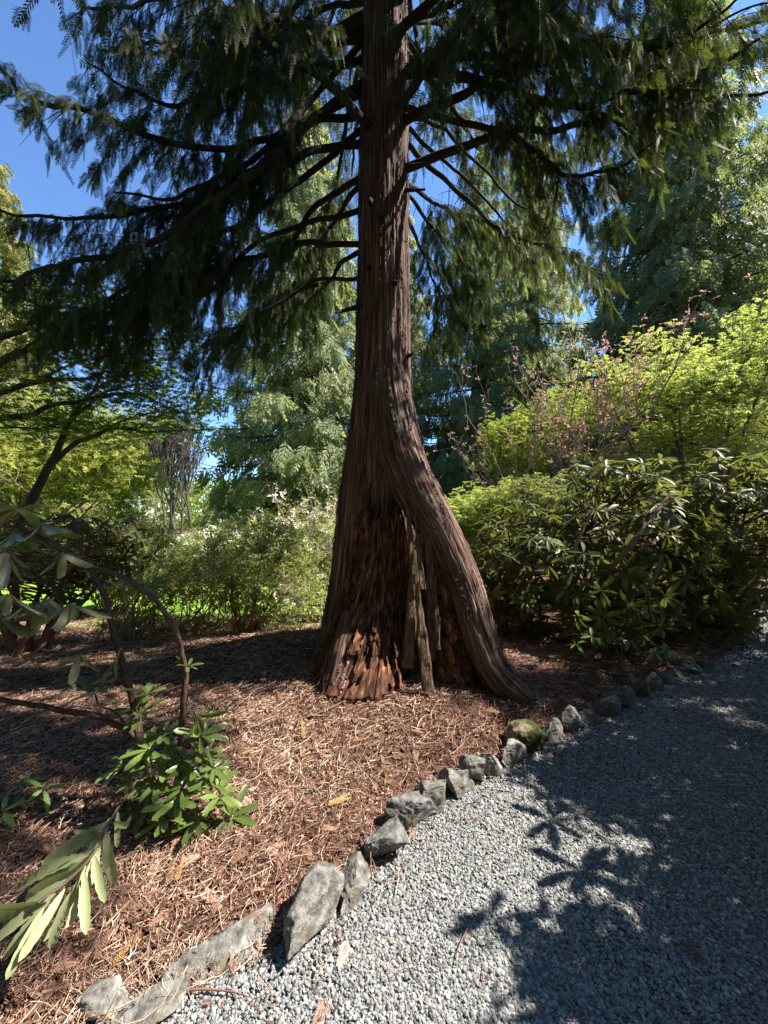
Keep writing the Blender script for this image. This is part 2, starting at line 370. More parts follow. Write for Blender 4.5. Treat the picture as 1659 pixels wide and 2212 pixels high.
def grid_sheet(xs, ys, zf):
    X, Y = np.meshgrid(xs, ys); Z = zf(X, Y); V = np.stack([X, Y, Z], -1).reshape(-1, 3)
    nx = len(xs); i = np.arange((len(ys) - 1) * (nx - 1)); r, c = i // (nx - 1), i % (nx - 1); a = r * nx + c
    return V, np.stack([a, a + 1, a + nx + 1, a + nx], 1)
xs = np.concatenate([[-900, -300, -120, -60, -30, -18], np.linspace(-11, 11, 280), [16, 30, 60, 120, 300, 900]])
ys = np.concatenate([[-300, -80, -20, -8], np.linspace(-3, 13, 230), [16, 22, 30, 45, 70, 120, 300, 1200]])
V, F = grid_sheet(xs, ys, terrain)
tag(MB().add(V, F).build('ground', M['soil'], smoothed=True), 'red brown soil of the planting bed under the cedar', kind='structure')
# gravel path: a ribbon between the planted edge and its far side
T_ = norm(np.gradient(EDGE, axis=0)); Nn = np.stack([T_[:, 1], -T_[:, 0]], 1)
def ribbon(k):
    L = [EDGE + Nn * (-.06 + 3.4 * j / 14) for j in range(15)]; P = np.stack(L, 1)
    z = .004 + .012 * (fbm(np.concatenate([P * 2.2, 0 * P[..., :1]], -1), 3, 3) - .5) - .022 * smooth(.1, 0, np.linspace(-.06, 3.34, 15))[None]
    V = np.concatenate([P, z[..., None]], -1).reshape(-1, 3); n = 15
    i = np.arange((len(EDGE) - 1) * (n - 1)); r, c = i // (n - 1), i % (n - 1); a = r * n + c
    return V, np.stack([a, a + 1, a + n + 1, a + n], 1)
V, F = ribbon(0)
tag(MB().add(V, F).build('gravel_path', M['gravel_base'], smoothed=True), 'grey gravel path curving past the stone edged bed', kind='structure')
def lawn_sheet():
    xs_ = np.concatenate([np.linspace(-40, -14, 14), np.linspace(-13, 2.2, 90)]); ys_ = np.concatenate([np.linspace(4.6, 12, 60), np.linspace(12.6, 32, 20)])
    V, F = grid_sheet(xs_, ys_, lambda x, y: np.maximum(terrain(x, y), -.2) + .012)
    c = V[F].mean(1); lim = 5.9 + .35 * np.sin(c[:, 0] * 1.1) + .28 * (c[:, 0] + 2) * (c[:, 0] > -2) - .14 * np.clip(-2 - c[:, 0], 0, 6)
    return V, F[c[:, 1] > lim]
V, F = lawn_sheet()
tag(MB().add(V, F).build('lawn', M['lawn'], smoothed=True), 'bright green lawn seen under the azalea shrubs', kind='structure')

# ------------------------------------------------------------------ gravel stones on the path
def cube_stone():
    bm = bmesh.new(); bmesh.ops.create_icosphere(bm, subdivisions=1, radius=1); v = np.array([x.co[:] for x in bm.verts]); f = np.array([[q.index for q in p.verts] for p in bm.faces]); bm.free(); return v, f
def gravel():
    rng = np.random.default_rng(3); v0, f0 = cube_stone(); mb = MB()
    bands = [(1.05, 2.4, 30000, .0036, .0080), (2.4, 4.2, 11500, .0055, .010), (4.2, 8.5, 1700, .010, .018)]
    for y0, y1, dens, s0, s1 in bands:
        n = int(dens * (y1 - y0) * (1.05 * y1 + 1.6)); x = rng.uniform(-1.6, 1.05 * y1, n); y = rng.uniform(y0, y1, n)
        e = edge_dist(x, y)
        pr = np.where(e < .0, 1.0, np.where(e < .16, .25, 0.0)); k = (rng.random(n) < pr) & (e > -3.2) & (np.abs(x) < 1.03 * y + .15); x, y, e = x[k], y[k], e[k]; n = len(x)
        s = rng.uniform(s0, s1, n) * rng.choice([.7, 1, 1, 1, 1.3, 1.6], n); o = np.stack([x, y, np.where(e < 0, .004, terrain(x, y)) + s * rng.uniform(.05, .75, n)], 1)
        for t in range(6):
            sel = np.arange(n) % 6 == t; tv = v0 * np.array([1, rng.uniform(.55, .85), rng.uniform(.45, .7)]) * rng.uniform(.72, 1.15, (len(v0), 1)); m_ = int(sel.sum())
            place(mb, tv, f0, o[sel], rng.normal(size=(m_, 3)) * [1, 1, .45], rng.normal(size=(m_, 3)) * .35 + [0, 0, 1], s[sel], np.clip(rng.beta(3.4, 3.4, m_), 0, 1), rng=rng)
    return mb
tag(gravel().build('gravel', M['gravel']), 'loose grey blue crushed gravel covering the path', 'gravel', kind='stuff')

# ------------------------------------------------------------------ litter of needles, twigs and dead leaves on the bed
def litter():
    rng = np.random.default_rng(7); mb = MB()
    def spots(n, ymax, near):
        y = 1.0 + (ymax - 1.0) * rng.random(n) ** near; x = rng.uniform(-1.12, 1.05, n) * y; e = edge_dist(x, y); k = (e > -2.6) & (rng.random(n) < np.maximum(smooth(-.06, .10, e), .045 * smooth(-.7, 0, e) + .004)); 
        r = np.hypot(x - TREE[0], y - TREE[1]); k &= r > .55
        return x[k], y[k]
    x, y = spots(110000, 6.5, 1.25); n = len(x); z = np.maximum(terrain(x, y), .008)     # curled dead leaves and bark flakes
    LEAF = t_blade(2, lambda q: .26 * math.sin(math.pi * min(max(q, .06), .96)), .6, .5)
    a = rng.normal(size=(n, 3)) * [1, 1, .3]; s = rng.uniform(.007, .026, n) * np.clip(.5 + y / 5, .7, 1.4)
    place(mb, *LEAF, np.stack([x, y, z + rng.uniform(.002, .022, n)], 1), a, rng.normal(size=(n, 3)) * .55 + [0, 0, 1], s, np.clip(rng.normal(.38, .17, n) + .5 * (fbm(np.stack([x * 2.3, y * 2.3, 0 * x], 1), 3, 2) - .5), 0, 1), rng=rng)
    x, y = spots(82000, 6.5, 1.3); n = len(x); z = np.maximum(terrain(x, y), .008)      # thin twigs and shed sprays
    th = rng.vonmises(2.5, .6, n); L = rng.gamma(1.8, .036, n).clip(.02, .34) * np.clip(.6 + y / 5, .7, 1.5); d = np.stack([np.cos(th), np.sin(th), rng.normal(0, .13, n)], 1); q = np.stack([-d[:, 1], d[:, 0], 0 * th], 1)
    t = np.linspace(-.5, .5, 4)[None, :, None]; bend = rng.normal(0, .22, n)[:, None, None]
    P = np.stack([x, y, z + rng.uniform(.004, .026, n)], 1)[:, None] + d[:, None] * L[:, None, None] * t + q[:, None] * (t * t - .12) * L[:, None, None] * bend * 2
    P[..., 2] = np.maximum(P[..., 2], z[:, None] + .002)
    r0 = rng.uniform(.0006, .0016, n) * np.clip(.6 + y / 4.5, .75, 1.6); V, F, _ = tubes(P, r0[:, None] * np.array([1, 1, .9, .5]), 3)
    mb.add(V, F, np.repeat(np.clip(rng.normal(.60, .19, n) + .4 * (fbm(np.stack([x * 1.6, y * 1.6, 0 * x + 4], 1), 3, 6) - .5), 0, 1), 9))
    x, y = spots(2600, 5.0, 1.2); n = len(x); z = np.maximum(terrain(x, y), .006)   # larger curled leaves
    place(mb, *t_blade(4, lambda q: .30 * math.sin(math.pi * min(max(q, .05), .97)), .5, .45, .06), np.stack([x, y, z + .014], 1), rng.normal(size=(n, 3)) * [1, 1, .25], rng.normal(size=(n, 3)) * .4 + [0, 0, 1], rng.uniform(.022, .052, n), np.clip(rng.normal(.36, .14, n), 0, 1), rng=rng)
    x, y = spots(1500, 5.5, 1.2); n = len(x); z = np.maximum(terrain(x, y), .006)   # shed cedar sprays turned brown
    place(mb, *FROND, np.stack([x, y, z + .018], 1), rng.normal(size=(n, 3)) * [1, 1, .15], rng.normal(size=(n, 3)) * .25 + [0, 0, 1], rng.uniform(.05, .13, n), np.clip(rng.normal(.48, .13, n), 0, 1), rng=rng)
    return mb
tag(litter().build('leaf_litter', M['litter']), 'reddish brown litter of cedar needles, twigs and dead leaves', 'leaf litter', kind='stuff')

# ------------------------------------------------------------------ stones edging the path
def ico(sub):
    bm = bmesh.new(); bmesh.ops.create_icosphere(bm, subdivisions=sub, radius=1); v = np.array([x.co[:] for x in bm.verts]); f = np.array([[q.index for q in p.verts] for p in bm.faces]); bm.free(); return v, f
ICO = ico(5)
def rock_mesh(seed, dims, rot, tilt=0.0, cuts=9, rough=.05, roundness=.0):
    rng = np.random.default_rng(seed); v = ICO[0].copy()
    v = np.sign(v) * np.abs(v) ** (.62 if cuts else .9)
    for _ in range(cuts):
        n_ = norm(rng.normal(size=3)); d = rng.uniform(.34, .78) + roundness * 1.4; k = v @ n_ - d; v = v - np.where(k > 0, k, 0)[:, None] * n_ * .98
    v = v + norm(v) * ((fbm(v * 3.2 + seed, 4, seed) - .5) * rough * 3.0 + (fbm(v * 9 + seed, 3, seed + 4) - .5) * rough * 1.5 - .5 * rough * ridged(v * 4 + seed, seed + 6) ** 8)[:, None]
    v = v / np.abs(v).max(0) * (np.array(dims) * .5)
    if tilt: c, s = math.cos(tilt), math.sin(tilt); v = v @ np.array([[c, 0, s], [0, 1, 0], [-s, 0, c]]).T
    c, s = math.cos(rot), math.sin(rot); return v @ np.array([[c, s, 0], [-s, c, 0], [0, 0, 1]]), ICO[1]
STONES = [  # base pixel (u, v), width px, depth ratio, height ratio, rotation, tilt, material, label
    (205, 2222, 120, .8, .35, .3, 0, 'stone', 'low grey stone cut off by the bottom of the photo, left of all'),
    (322, 2212, 150, .55, .25, .2, 0, 'stone', 'flat pale slab lying lowest among the bed stones beside the big slab'),
    (462, 2105, 225, .55, .26, .78, .05, 'stone', 'largest flat tan slab leaning at the bed edge nearest the camera'),
    (652, 2045, 180, .5, .5, .95, -.25, 'stone', 'tall wedge shaped stone with pitted left side between slab and gravel'),
    (762, 1950, 95, .75, .7, .8, 0, 'stone', 'blocky grey stone with a thin dry twig leaning on its right side'),
    (826, 1864, 92, .8, .72, .5, 0, 'stone_dark', 'dark lichen stained stone with an orange dry frond at its foot'),
    (884, 1795, 92, .8, .7, .7, .1, 'stone_dark', 'dark cracked stone below the smooth light grey rounded one'),
    (938, 1752, 98, .8, .68, .6, 0, 'stone', 'smooth light grey rounded stone halfway along the near edging'),
    (985, 1716, 68, .8, 1.0, .5, -.12, 'stone', 'grey stone with a vertical cleft, left of a twin pressed against it'),
    (1030, 1694, 56, .8, 1.1, .4, .1, 'stone', 'grey stone pressed against the cleft one, its right hand twin'),
    (1063, 1672, 50, .8, .95, .5, 0, 'stone_pale', 'small pale block at the lower end of the long whitish stone'),
    (1107, 1650, 64, .6, .75, .75, .15, 'stone_pale', 'long whitish stone tilted up towards the mossy boulder'),
    (1142, 1620, 72, .85, .80, .2, 0, 'moss_stone', 'round brown boulder capped with green moss'),
    (1202, 1600, 44, .7, 1.05, .6, .1, 'stone', 'narrow grey stone just right of the mossy boulder'),
    (1249, 1581, 58, .8, .85, .5, 0, 'stone_pale', 'pointed pale stone beyond the mossy boulder, the brightest there'),
    (1290, 1568, 48, .8, .75, .4, 0, 'stone_dark', 'low dark stone tucked against the pointed pale stone'),
    (1320, 1545, 46, .8, 1.0, .5, .1, 'stone_dark', 'squarish dark stone in front of a bigger shaded one'),
    (1347, 1526, 62, .8, .85, .5, 0, 'stone_dark', 'biggest dark shaded stone where the path edge turns away'),
    (1386, 1506, 44, .8, 1.3, .6, -.1, 'stone_dark', 'upright dark stone leaning against a paler peaked one'),
    (1414, 1490, 36, .8, 1.1, .4, 0, 'stone', 'grey stone wedged between upright dark stone and small peak'),
    (1438, 1477, 30, .8, 1.4, .4, 0, 'stone_pale', 'small sharply peaked pale stone under the rhododendron'),
    (1464, 1464, 34, .8, .75, .3, 0, 'stone', 'low grey stone right behind the sharply peaked one'),
    (1497, 1456, 36, .8, .7, .3, 0, 'stone', 'low stone half under the overhanging rhododendron leaves'),
    (1532, 1441, 32, .8, .6, .3, 0, 'stone_dark', 'dark low stone before the edging vanishes under the leaves'),
    (1603, 1373, 28, .8, .8, .3, 0, 'stone', 'grey stone at the far bend, lowest of the distant four'),
    (1619, 1360, 26, .8, .9, .3, 0, 'stone_pale', 'pale stone at the far bend, second of the distant four'),
    (1637, 1351, 34, .8, .9, .3, 0, 'stone_pale', 'whitest stone at the far bend, largest of the distant four'),
    (1655, 1345, 26, .8, .8, .3, 0, 'stone', 'farthest stone at the bend, touching the right side of the photo'),
]
for i, (u, v_, wpx, dr, hr, rot, tilt, mt, lab) in enumerate(STONES):
    p = flat(u, v_, .02); wd = wpx * 1.2 / FPX * p[1]; dims = (wd, wd * dr, wd * hr * 1.05)
    vv, ff = rock_mesh(40 + i, dims, rot, tilt, 0 if mt == 'moss_stone' else 9, .07 if mt == 'moss_stone' else .07, .26 if mt == 'moss_stone' else 0)
    p = p + np.array([0, wd * dr * .35, 0]); p[2] = dims[2] * (.26 if hr > .4 else .12)
    o = MB().add(vv + p, ff).build('edging_stone' if mt != 'moss_stone' else 'mossy_boulder', M[mt], smoothed=True, origin=p)
    tag(o, lab, 'stone' if mt != 'moss_stone' else 'boulder', 'stones edging the gravel path')

# ------------------------------------------------------------------ the great cedar
def bark_surface(C, R, n_s, n_t, ridge, seed, flare=None):
    """a tube whose surface carries lengthwise fibrous ridges; C centre points, R radii along it"""
    p = spline(C, n_s); r = np.interp(np.linspace(0, 1, n_s), np.linspace(0, 1, len(R)), R)
    V, F, bk = tubes(p[None], r[None], n_t); V = V.reshape(n_s, n_t, 3); b = bk.reshape(n_s, n_t, 3)
    th = np.arange(n_t) * 2 * math.pi / n_t; s = b[..., 2]; rm = r.max()
    q = np.stack([np.cos(th)[None] * rm + 0 * s, np.sin(th)[None] * rm + 0 * s, s], -1)
    q2 = q + np.stack([.05 * (vn(q * [3, 3, 1.3], seed + 8) - .5), .05 * (vn(q * [3, 3, 1.3], seed + 9) - .5), 0 * s], -1)
    d = ridge * (ridged(q2 * [17, 17, 1.0], seed) * .9 + ridged(q2 * [42, 42, 3.4], seed + 1) * .6 + ridged(q2 * [80, 80, 9], seed + 2) * .35 - .8)
    d = d + 1.9 * ridge * (fbm(q * [5, 5, .8], 2, seed + 3) - .5)
    nrm = norm(V - p[:, None])
    if flare is not None: d = d + flare(th[None], s)
    S = V + nrm * d[..., None]; rg = np.random.default_rng(seed); B_ = []
    for _ in range(int(n_s * n_t / 330)):                  # ragged strips of bark lifting off the surface
        h_ = int(rg.integers(14, 60)); w_ = int(rg.integers(1, 4)); i = int(rg.integers(4, max(n_s - h_ - 4, 5))); j = int(rg.integers(0, n_t)); h_ = min(h_, n_s - 2 - i)
        if h_ < 8: continue
        cols = (j + np.arange(w_ + 1)) % n_t; P_ = S[i:i + h_][:, cols]; t_ = np.linspace(0, 1, h_); lift = rg.uniform(.004, .016) * (1 + .8 * np.maximum(t_ - .75, 0) * 4); wig = rg.normal(0, .004, (h_, 1, 3))
        ctr = P_.mean(1, keepdims=True); P_ = ctr + (P_ - ctr) * (.35 + .65 * np.sin(math.pi * np.clip(t_ * .9 + .08, 0, 1)))[:, None, None] + nrm[i:i + h_][:, cols] * lift[:, None, None] + wig
        B_.append((P_.reshape(-1, 3), h_, w_ + 1, q[i:i + h_][:, cols].reshape(-1, 3)))
    VV, FF, QQ = [S.reshape(-1, 3)], [F], [q.reshape(-1, 3)]; n0 = n_s * n_t
    for P_, h_, c_, qq in B_:
        k = np.arange((h_ - 1) * (c_ - 1)); rr_, cc_ = k // (c_ - 1), k % (c_ - 1); a_ = n0 + rr_ * c_ + cc_; FF.append(np.stack([a_, a_ + 1, a_ + c_ + 1, a_ + c_], 1)); VV.append(P_); QQ.append(qq + [0, 0, 5]); n0 += len(P_)
    return np.concatenate(VV), np.concatenate(FF), np.concatenate(QQ)
base = on(TREE[0], TREE[1])
cedar = thing('cedar_tree', base, 'tall dark cedar growing over an old rotten stump, its right root sweeping outwards', 'tree')
mb = MB()
C = [W(845, -900, 4.35), W(842, -500, 4.25), W(834, -100, 4.15), W(830, 200, 4.1), W(828, 500, 4.1), W(827, 800, 4.1), W(824, 950, 4.15), W(822, 1080, 4.25), W(815, 1250, 4.35), W(810, 1500, 4.45)]
V, F, b = bark_surface(C, [.15, .185, .215, .238, .252, .276, .33, .37, .40, .45], 460, 230, .018, 11); mb.add(V, F, .5, 0, b)
C = [W(806, 860, 4.14), W(797, 960, 4.14), W(787, 1080, 4.15), W(780, 1180, 4.15), W(772, 1290, 4.12), W(757, 1390, 4.06), W(724, 1462, 3.98), W(660, 1520, 3.9)]
V, F, b = bark_surface(C, [.17, .22, .265, .28, .30, .32, .30, .20], 300, 180, .018, 23); mb.add(V, F, .5, 0, b)
C = [W(842, 800, 4.0), W(850, 890, 3.95), W(868, 980, 3.86), W(902, 1062, 3.76), W(950, 1150, 3.68), W(997, 1255, 3.6), W(1030, 1355, 3.5), W(1058, 1430, 3.42), W(1090, 1478, 3.34), W(1140, 1520, 3.26)]
V, F, b = bark_surface(C, [.16, .19, .20, .195, .175, .155, .135, .125, .125, .07], 320, 150, .017, 37); mb.add(V, F, .5, 0, b)
C = [W(768, 1270, 4.0), W(742, 1370, 3.92), W(712, 1445, 3.84), W(672, 1500, 3.75), W(622, 1535, 3.68)]   # low roots splaying out on the left
V, F, b = bark_surface(C, [.16, .19, .175, .12, .05], 130, 110, .016, 51); mb.add(V, F, .5, 0, b)
C = [W(765, 1330, 3.6), W(745, 1420, 3.42), W(728, 1490, 3.25), W(705, 1560, 3.08)]
V, F, b = bark_surface(C, [.10, .13, .12, .04], 110, 90, .016, 53); mb.add(V, F, .5, 0, b)
C = [W(835, 900, 4.35), W(870, 1100, 4.75), W(930, 1300, 5.0), W(960, 1400, 5.2)]   # the root behind
V, F, b = bark_surface(C, [.2, .28, .26, .2], 80, 50, .016, 41); mb.add(V, F, .5, 0, b)
mb.build('trunk', M['bark'], cedar, smoothed=True)

def stump():
    rng = np.random.default_rng(5); nt_, ns = 560, 240
    deg = np.radians([-180, -120, -90, -60, -38, -26, -12, -2, 6, 14, 24, 36, 50, 62, 78, 110, 180])   # 0 looks at the camera, negative to the left
    rb = [.75, .75, .74, .92, 1.14, 1.20, 1.08, .92, .70, .60, .74, .92, 1.02, 1.04, 1.02, .8, .75]
    rt = [.34, .34, .42, .46, .45, .42, .40, .39, .38, .40, .47, .54, .60, .60, .5, .4, .34]
    th = np.linspace(-math.pi, math.pi, nt_, endpoint=False)
    RB = np.interp(th, deg, rb); RT = np.interp(th, deg, rt); k_ = 7; ker = np.ones(k_) / k_
    RB = np.convolve(np.concatenate([RB[-k_:], RB, RB[:k_]]), ker, 'same')[k_:-k_]; RT = np.convolve(np.concatenate([RT[-k_:], RT, RT[:k_]]), ker, 'same')[k_:-k_]
    top = 1.38 + .13 * fbm(np.stack([th * 3, 0 * th, 0 * th], 1), 2, 4) + .16 * (vn(np.stack([th * 26, 0 * th, 0 * th], 1), 6) - .5) - .55 * smooth(.42, .95, th) - .35 * smooth(.22, .32, th) * smooth(.5, .4, th)
    t = np.linspace(0, 1, ns)[:, None]; z = -.12 + (top[None] + .12) * t
    zz = np.clip(z / 1.45, 0, 1); r = RT + (RB - RT) * (1 - zz) ** (2.1 - .9 * smooth(.25, .5, th)[None] * smooth(1.5, 1.2, th)[None])
    q = np.stack([np.cos(th)[None] * .8 + 0 * z, np.sin(th)[None] * .8 + 0 * z, z], -1); q = q + np.stack([0 * z, 0 * z, .12 * vn(q * [9, 9, 1], 12)], -1)
    fis = ridged(q * [15, 15, 1.1], 2) ** 6; fine = ridged(q * [30, 30, 2.4], 3) ** 3; blk = vn(q * [24, 24, 9], 5)
    low = smooth(1.15, .35, z) 
    pit = smooth(.50, .58, fbm(q * [22, 22, 8], 3, 21)) * low
    ledge = smooth(.1, .3, th)[None] * low; blocks = ridged(np.stack([q[..., 0] * 7, q[..., 1] * 7, q[..., 2] * 5 + 2 * q[..., 0]], -1), 31) ** 6
    r = r - .045 * fis * (1 - .65 * low) - .03 * fine - (.045 + .02 * vn(q * 30, 40)) * pit + .05 * low * (fbm(q * [6, 6, 4], 3, 44) - .5) - .012 * (blk - .5) - .05 * blocks * ledge + .03 * (fbm(q * [9, 9, 1.2], 3, 8) - .5)
    r = r - .06 * smooth(.93, 1.0, t)
    X = TREE[0] + r * np.sin(th)[None]; Y = TREE[1] - .02 - r * np.cos(th)[None] * .86
    V = np.stack([X, Y, z + base[2] - .06], -1)
    idx = np.arange(ns * nt_).reshape(ns, nt_); A = idx[:-1]; B = np.roll(A, -1, 1); D = idx[1:]; Cc = np.roll(D, -1, 1)
    m = MB(); m.add(V.reshape(-1, 3), np.stack([A, B, Cc, D], -1).reshape(-1, 4), .5, 0, q.reshape(-1, 3)); 
    rim = V[-1]; inner = rim * [1, 1, 1] ; c0 = np.array([TREE[0], TREE[1], 0]); inner = c0 + (rim - c0) * [.8, .8, 1] - [0, 0, .35]   # the broken hollow top
    n0 = nt_; VV = np.concatenate([rim, inner]); i = np.arange(n0); j = (i + 1) % n0
    m.add(VV, np.stack([i, j, j + n0, i + n0], 1), .5, 0, np.concatenate([q[-1], q[-1] - [0, 0, .3]]))
    return m
stump_o = stump().build('stump', M['rot'], cedar, smoothed=False)

def splinter(px, Y, wid, thick, seed, tip=.25):
    """a split slab of old wood standing along a pixel path"""
    P = spline([W(u, v, y) for (u, v), y in zip(px, Y)], 26); n = 22; t = np.linspace(0, 1, 26)
    wv = np.interp(t, np.linspace(0, 1, len(wid)), wid); a = np.linspace(0, 2 * math.pi, n, endpoint=False)
    ring = np.stack([np.sign(np.cos(a)) * np.abs(np.cos(a)) ** .5, np.sign(np.sin(a)) * np.abs(np.sin(a)) ** .5], 1)
    V = P[:, None] + np.array([1, 0, 0]) * (ring[None, :, 0] * wv[:, None] * .5)[..., None] + np.array([0, 1, 0]) * (ring[None, :, 1] * thick * .5 * np.clip(wv / wv.max(), .3, 1)[:, None])[..., None]
    q = np.stack([V[..., 0], V[..., 1], V[..., 2] * .15], -1); q = q * [1, 1, .25]; V = V + (np.stack([vn(q * 60, seed), vn(q * [50, 50, 40], seed + 1), 0 * q[..., 0]], -1) - .5) * .014
    V[-1, :, 2] += (vn(np.stack([np.cos(a) * 2, np.sin(a) * 2, 0 * a], 1), seed) - .5) * tip
    idx = np.arange(26 * n).reshape(26, n); A = idx[:-1]; B = np.roll(A, -1, 1); D = idx[1:]; Cc = np.roll(D, -1, 1)
    F = np.stack([A, B, Cc, D], -1).reshape(-1, 4); m = MB().add(V.reshape(-1, 3), F, .5, 0, V.reshape(-1, 3))
    c = np.stack([np.full(n, 26 * n), idx[-1], np.roll(idx[-1], -1)], 1); m.n -= len(V.reshape(-1, 3)); 
    m.v[-1] = np.concatenate([m.v[-1], V[-1].mean(0, keepdims=True).astype(np.float32)]); m.bk[-1] = np.concatenate([m.bk[-1], m.bk[-1][-1:]]); m.n = len(m.v[-1])
    c4 = np.concatenate([c, -np.ones((n, 1), int)], 1); m.f.append(c4); m.a.append(np.full(n, .5, np.float32)); m.m.append(np.zeros(n, np.int32)); return m
for px, Y, wid, th_, sd_ in [
        ([(898, 1285), (890, 1180), (882, 1120), (876, 1078)], (3.42, 3.5, 3.55, 3.58), (.075, .065, .04, .008), .05, 3),
        ([(912, 1270), (905, 1190), (897, 1125)], (3.44, 3.5, 3.55), (.06, .045, .01), .04, 5),
        ([(932, 1420), (930, 1300), (926, 1180), (914, 1075)], (3.4, 3.5, 3.56, 3.62), (.05, .07, .075, .015), .05, 7),
        ([(880, 1440), (888, 1340), (893, 1262)], (3.28, 3.38, 3.44), (.08, .10, .085), .05, 9),
        ([(925, 1490), (913, 1380), (902, 1275)], (3.2, 3.3, 3.38), (.10, .09, .035), .045, 11),
        ([(946, 1400), (943, 1330), (940, 1260)], (3.36, 3.42, 3.46), (.04, .05, .015), .04, 13)]:
    o = splinter(px, Y, wid, th_, sd_).build('splintered_slab', M['slab'], cedar, smoothed=False)

# knots and dead stubs on the trunk
def stub(px, Y, r):
    mb_ = MB(); V, F, b = tube1([W(u, v, y) for (u, v), y in zip(px, Y)], r, 8, 7); mb_.add(V, F, .5, 0, b); return mb_
for px, Y, r in [([(780, 662), (755, 668), (725, 676)], (4.0, 3.85, 3.75), (.03, .022, .012)), ([(872, 362), (900, 357), (921, 352)], (4.0, 3.9, 3.8), (.03, .02, .01)),
                 ([(870, 410), (895, 411), (918, 409)], (4.0, 3.92, 3.85), (.025, .016, .01)), ([(846, 612), (851, 611), (854, 612)], (3.9, 3.84, 3.81), (.035, .03, .025)),
                 ([(795, 580), (797, 579), (799, 578)], (3.9, 3.85, 3.82), (.03, .025, .02)), ([(825, 470), (826, 474), (826, 478)], (3.9, 3.83, 3.80), (.04, .035, .02)),
                 ([(800, 430), (800, 434), (800, 438)], (3.9, 3.83, 3.80), (.04, .03, .02)), ([(878, 770), (884, 768), (888, 766)], (4.0, 3.95, 3.9), (.03, .022, .015))]:
    stub(px, Y, r).build('branch_stub', M['limb'], cedar, smoothed=True)

def limb_foliage(pts, rng, start=.40, step=.042, tw=.46, fl=.125, fstep=.0165, tmpl=FROND, hang=1.0, gap=0.0):
    """twigs and hanging flat sprays along a limb -> (twig tubes, fronds)"""
    p = spline(pts, 60); s = np.concatenate([[0], np.cumsum(np.linalg.norm(np.diff(p, axis=0), axis=1))]); L = s[-1]
    n = max(int(L * (1 - start) / step), 3); q = start * L + (1 - start) * L * (np.arange(n) + rng.random(n)) / n
    if gap: q = q[vn(np.stack([q * 1.6, 0 * q, 0 * q], 1), int(rng.integers(999))) > gap]; n = len(q)
    o = np.stack([np.interp(q, s, p[:, k]) for k in range(3)], 1); T = norm(np.stack([np.interp(q, s, np.gradient(p, s, axis=0)[:, k]) for k in range(3)], 1))
    side = norm(np.cross(T, [0, 0, 1])) * np.where(np.arange(n) % 2, 1, -1)[:, None]; x = q / L
    ln = tw * (.45 + .9 * rng.random(n)) * np.clip(np.sin(math.pi * (.12 + .80 * x)), .25, 1)
    d = norm(T * rng.uniform(.3, 1.0, (n, 1)) + side * rng.uniform(.2, 1.1, (n, 1)) + rng.normal(0, .25, (n, 3)))
    t = np.linspace(0, 1, 5)[None, :, None]; P = o[:, None] + d[:, None] * ln[:, None, None] * t + np.array([0, 0, -1]) * (hang * .75 * ln * rng.uniform(.5, 1.4, n))[:, None, None] * t ** 1.7
    R = np.linspace(1, .25, 5)[None] * (.0028 + .004 * ln)[:, None]
    k = np.maximum((ln / fstep).astype(int), 3); i = np.repeat(np.arange(n), k); m = len(i); u = rng.uniform(.12, 1, m)
    a = np.clip(u * 4, 0, 3.999); j = a.astype(int); f = (a - j)[:, None]; fo = P[i, j] * (1 - f) + P[i, j + 1] * f; ft = norm(P[i, j + 1] - P[i, j])
    fs = norm(np.cross(ft, rng.normal(size=(m, 3))))
    fd = norm(ft * rng.uniform(.2, .9, (m, 1)) + fs * .55 + np.array([0, 0, -1]) * (hang * rng.uniform(.45, 1.5, (m, 1))))
    nr = norm(np.cross(fd, rng.normal(size=(m, 3)))); return P, R, fo, fd, nr, fl * rng.uniform(.55, 1.25, m)
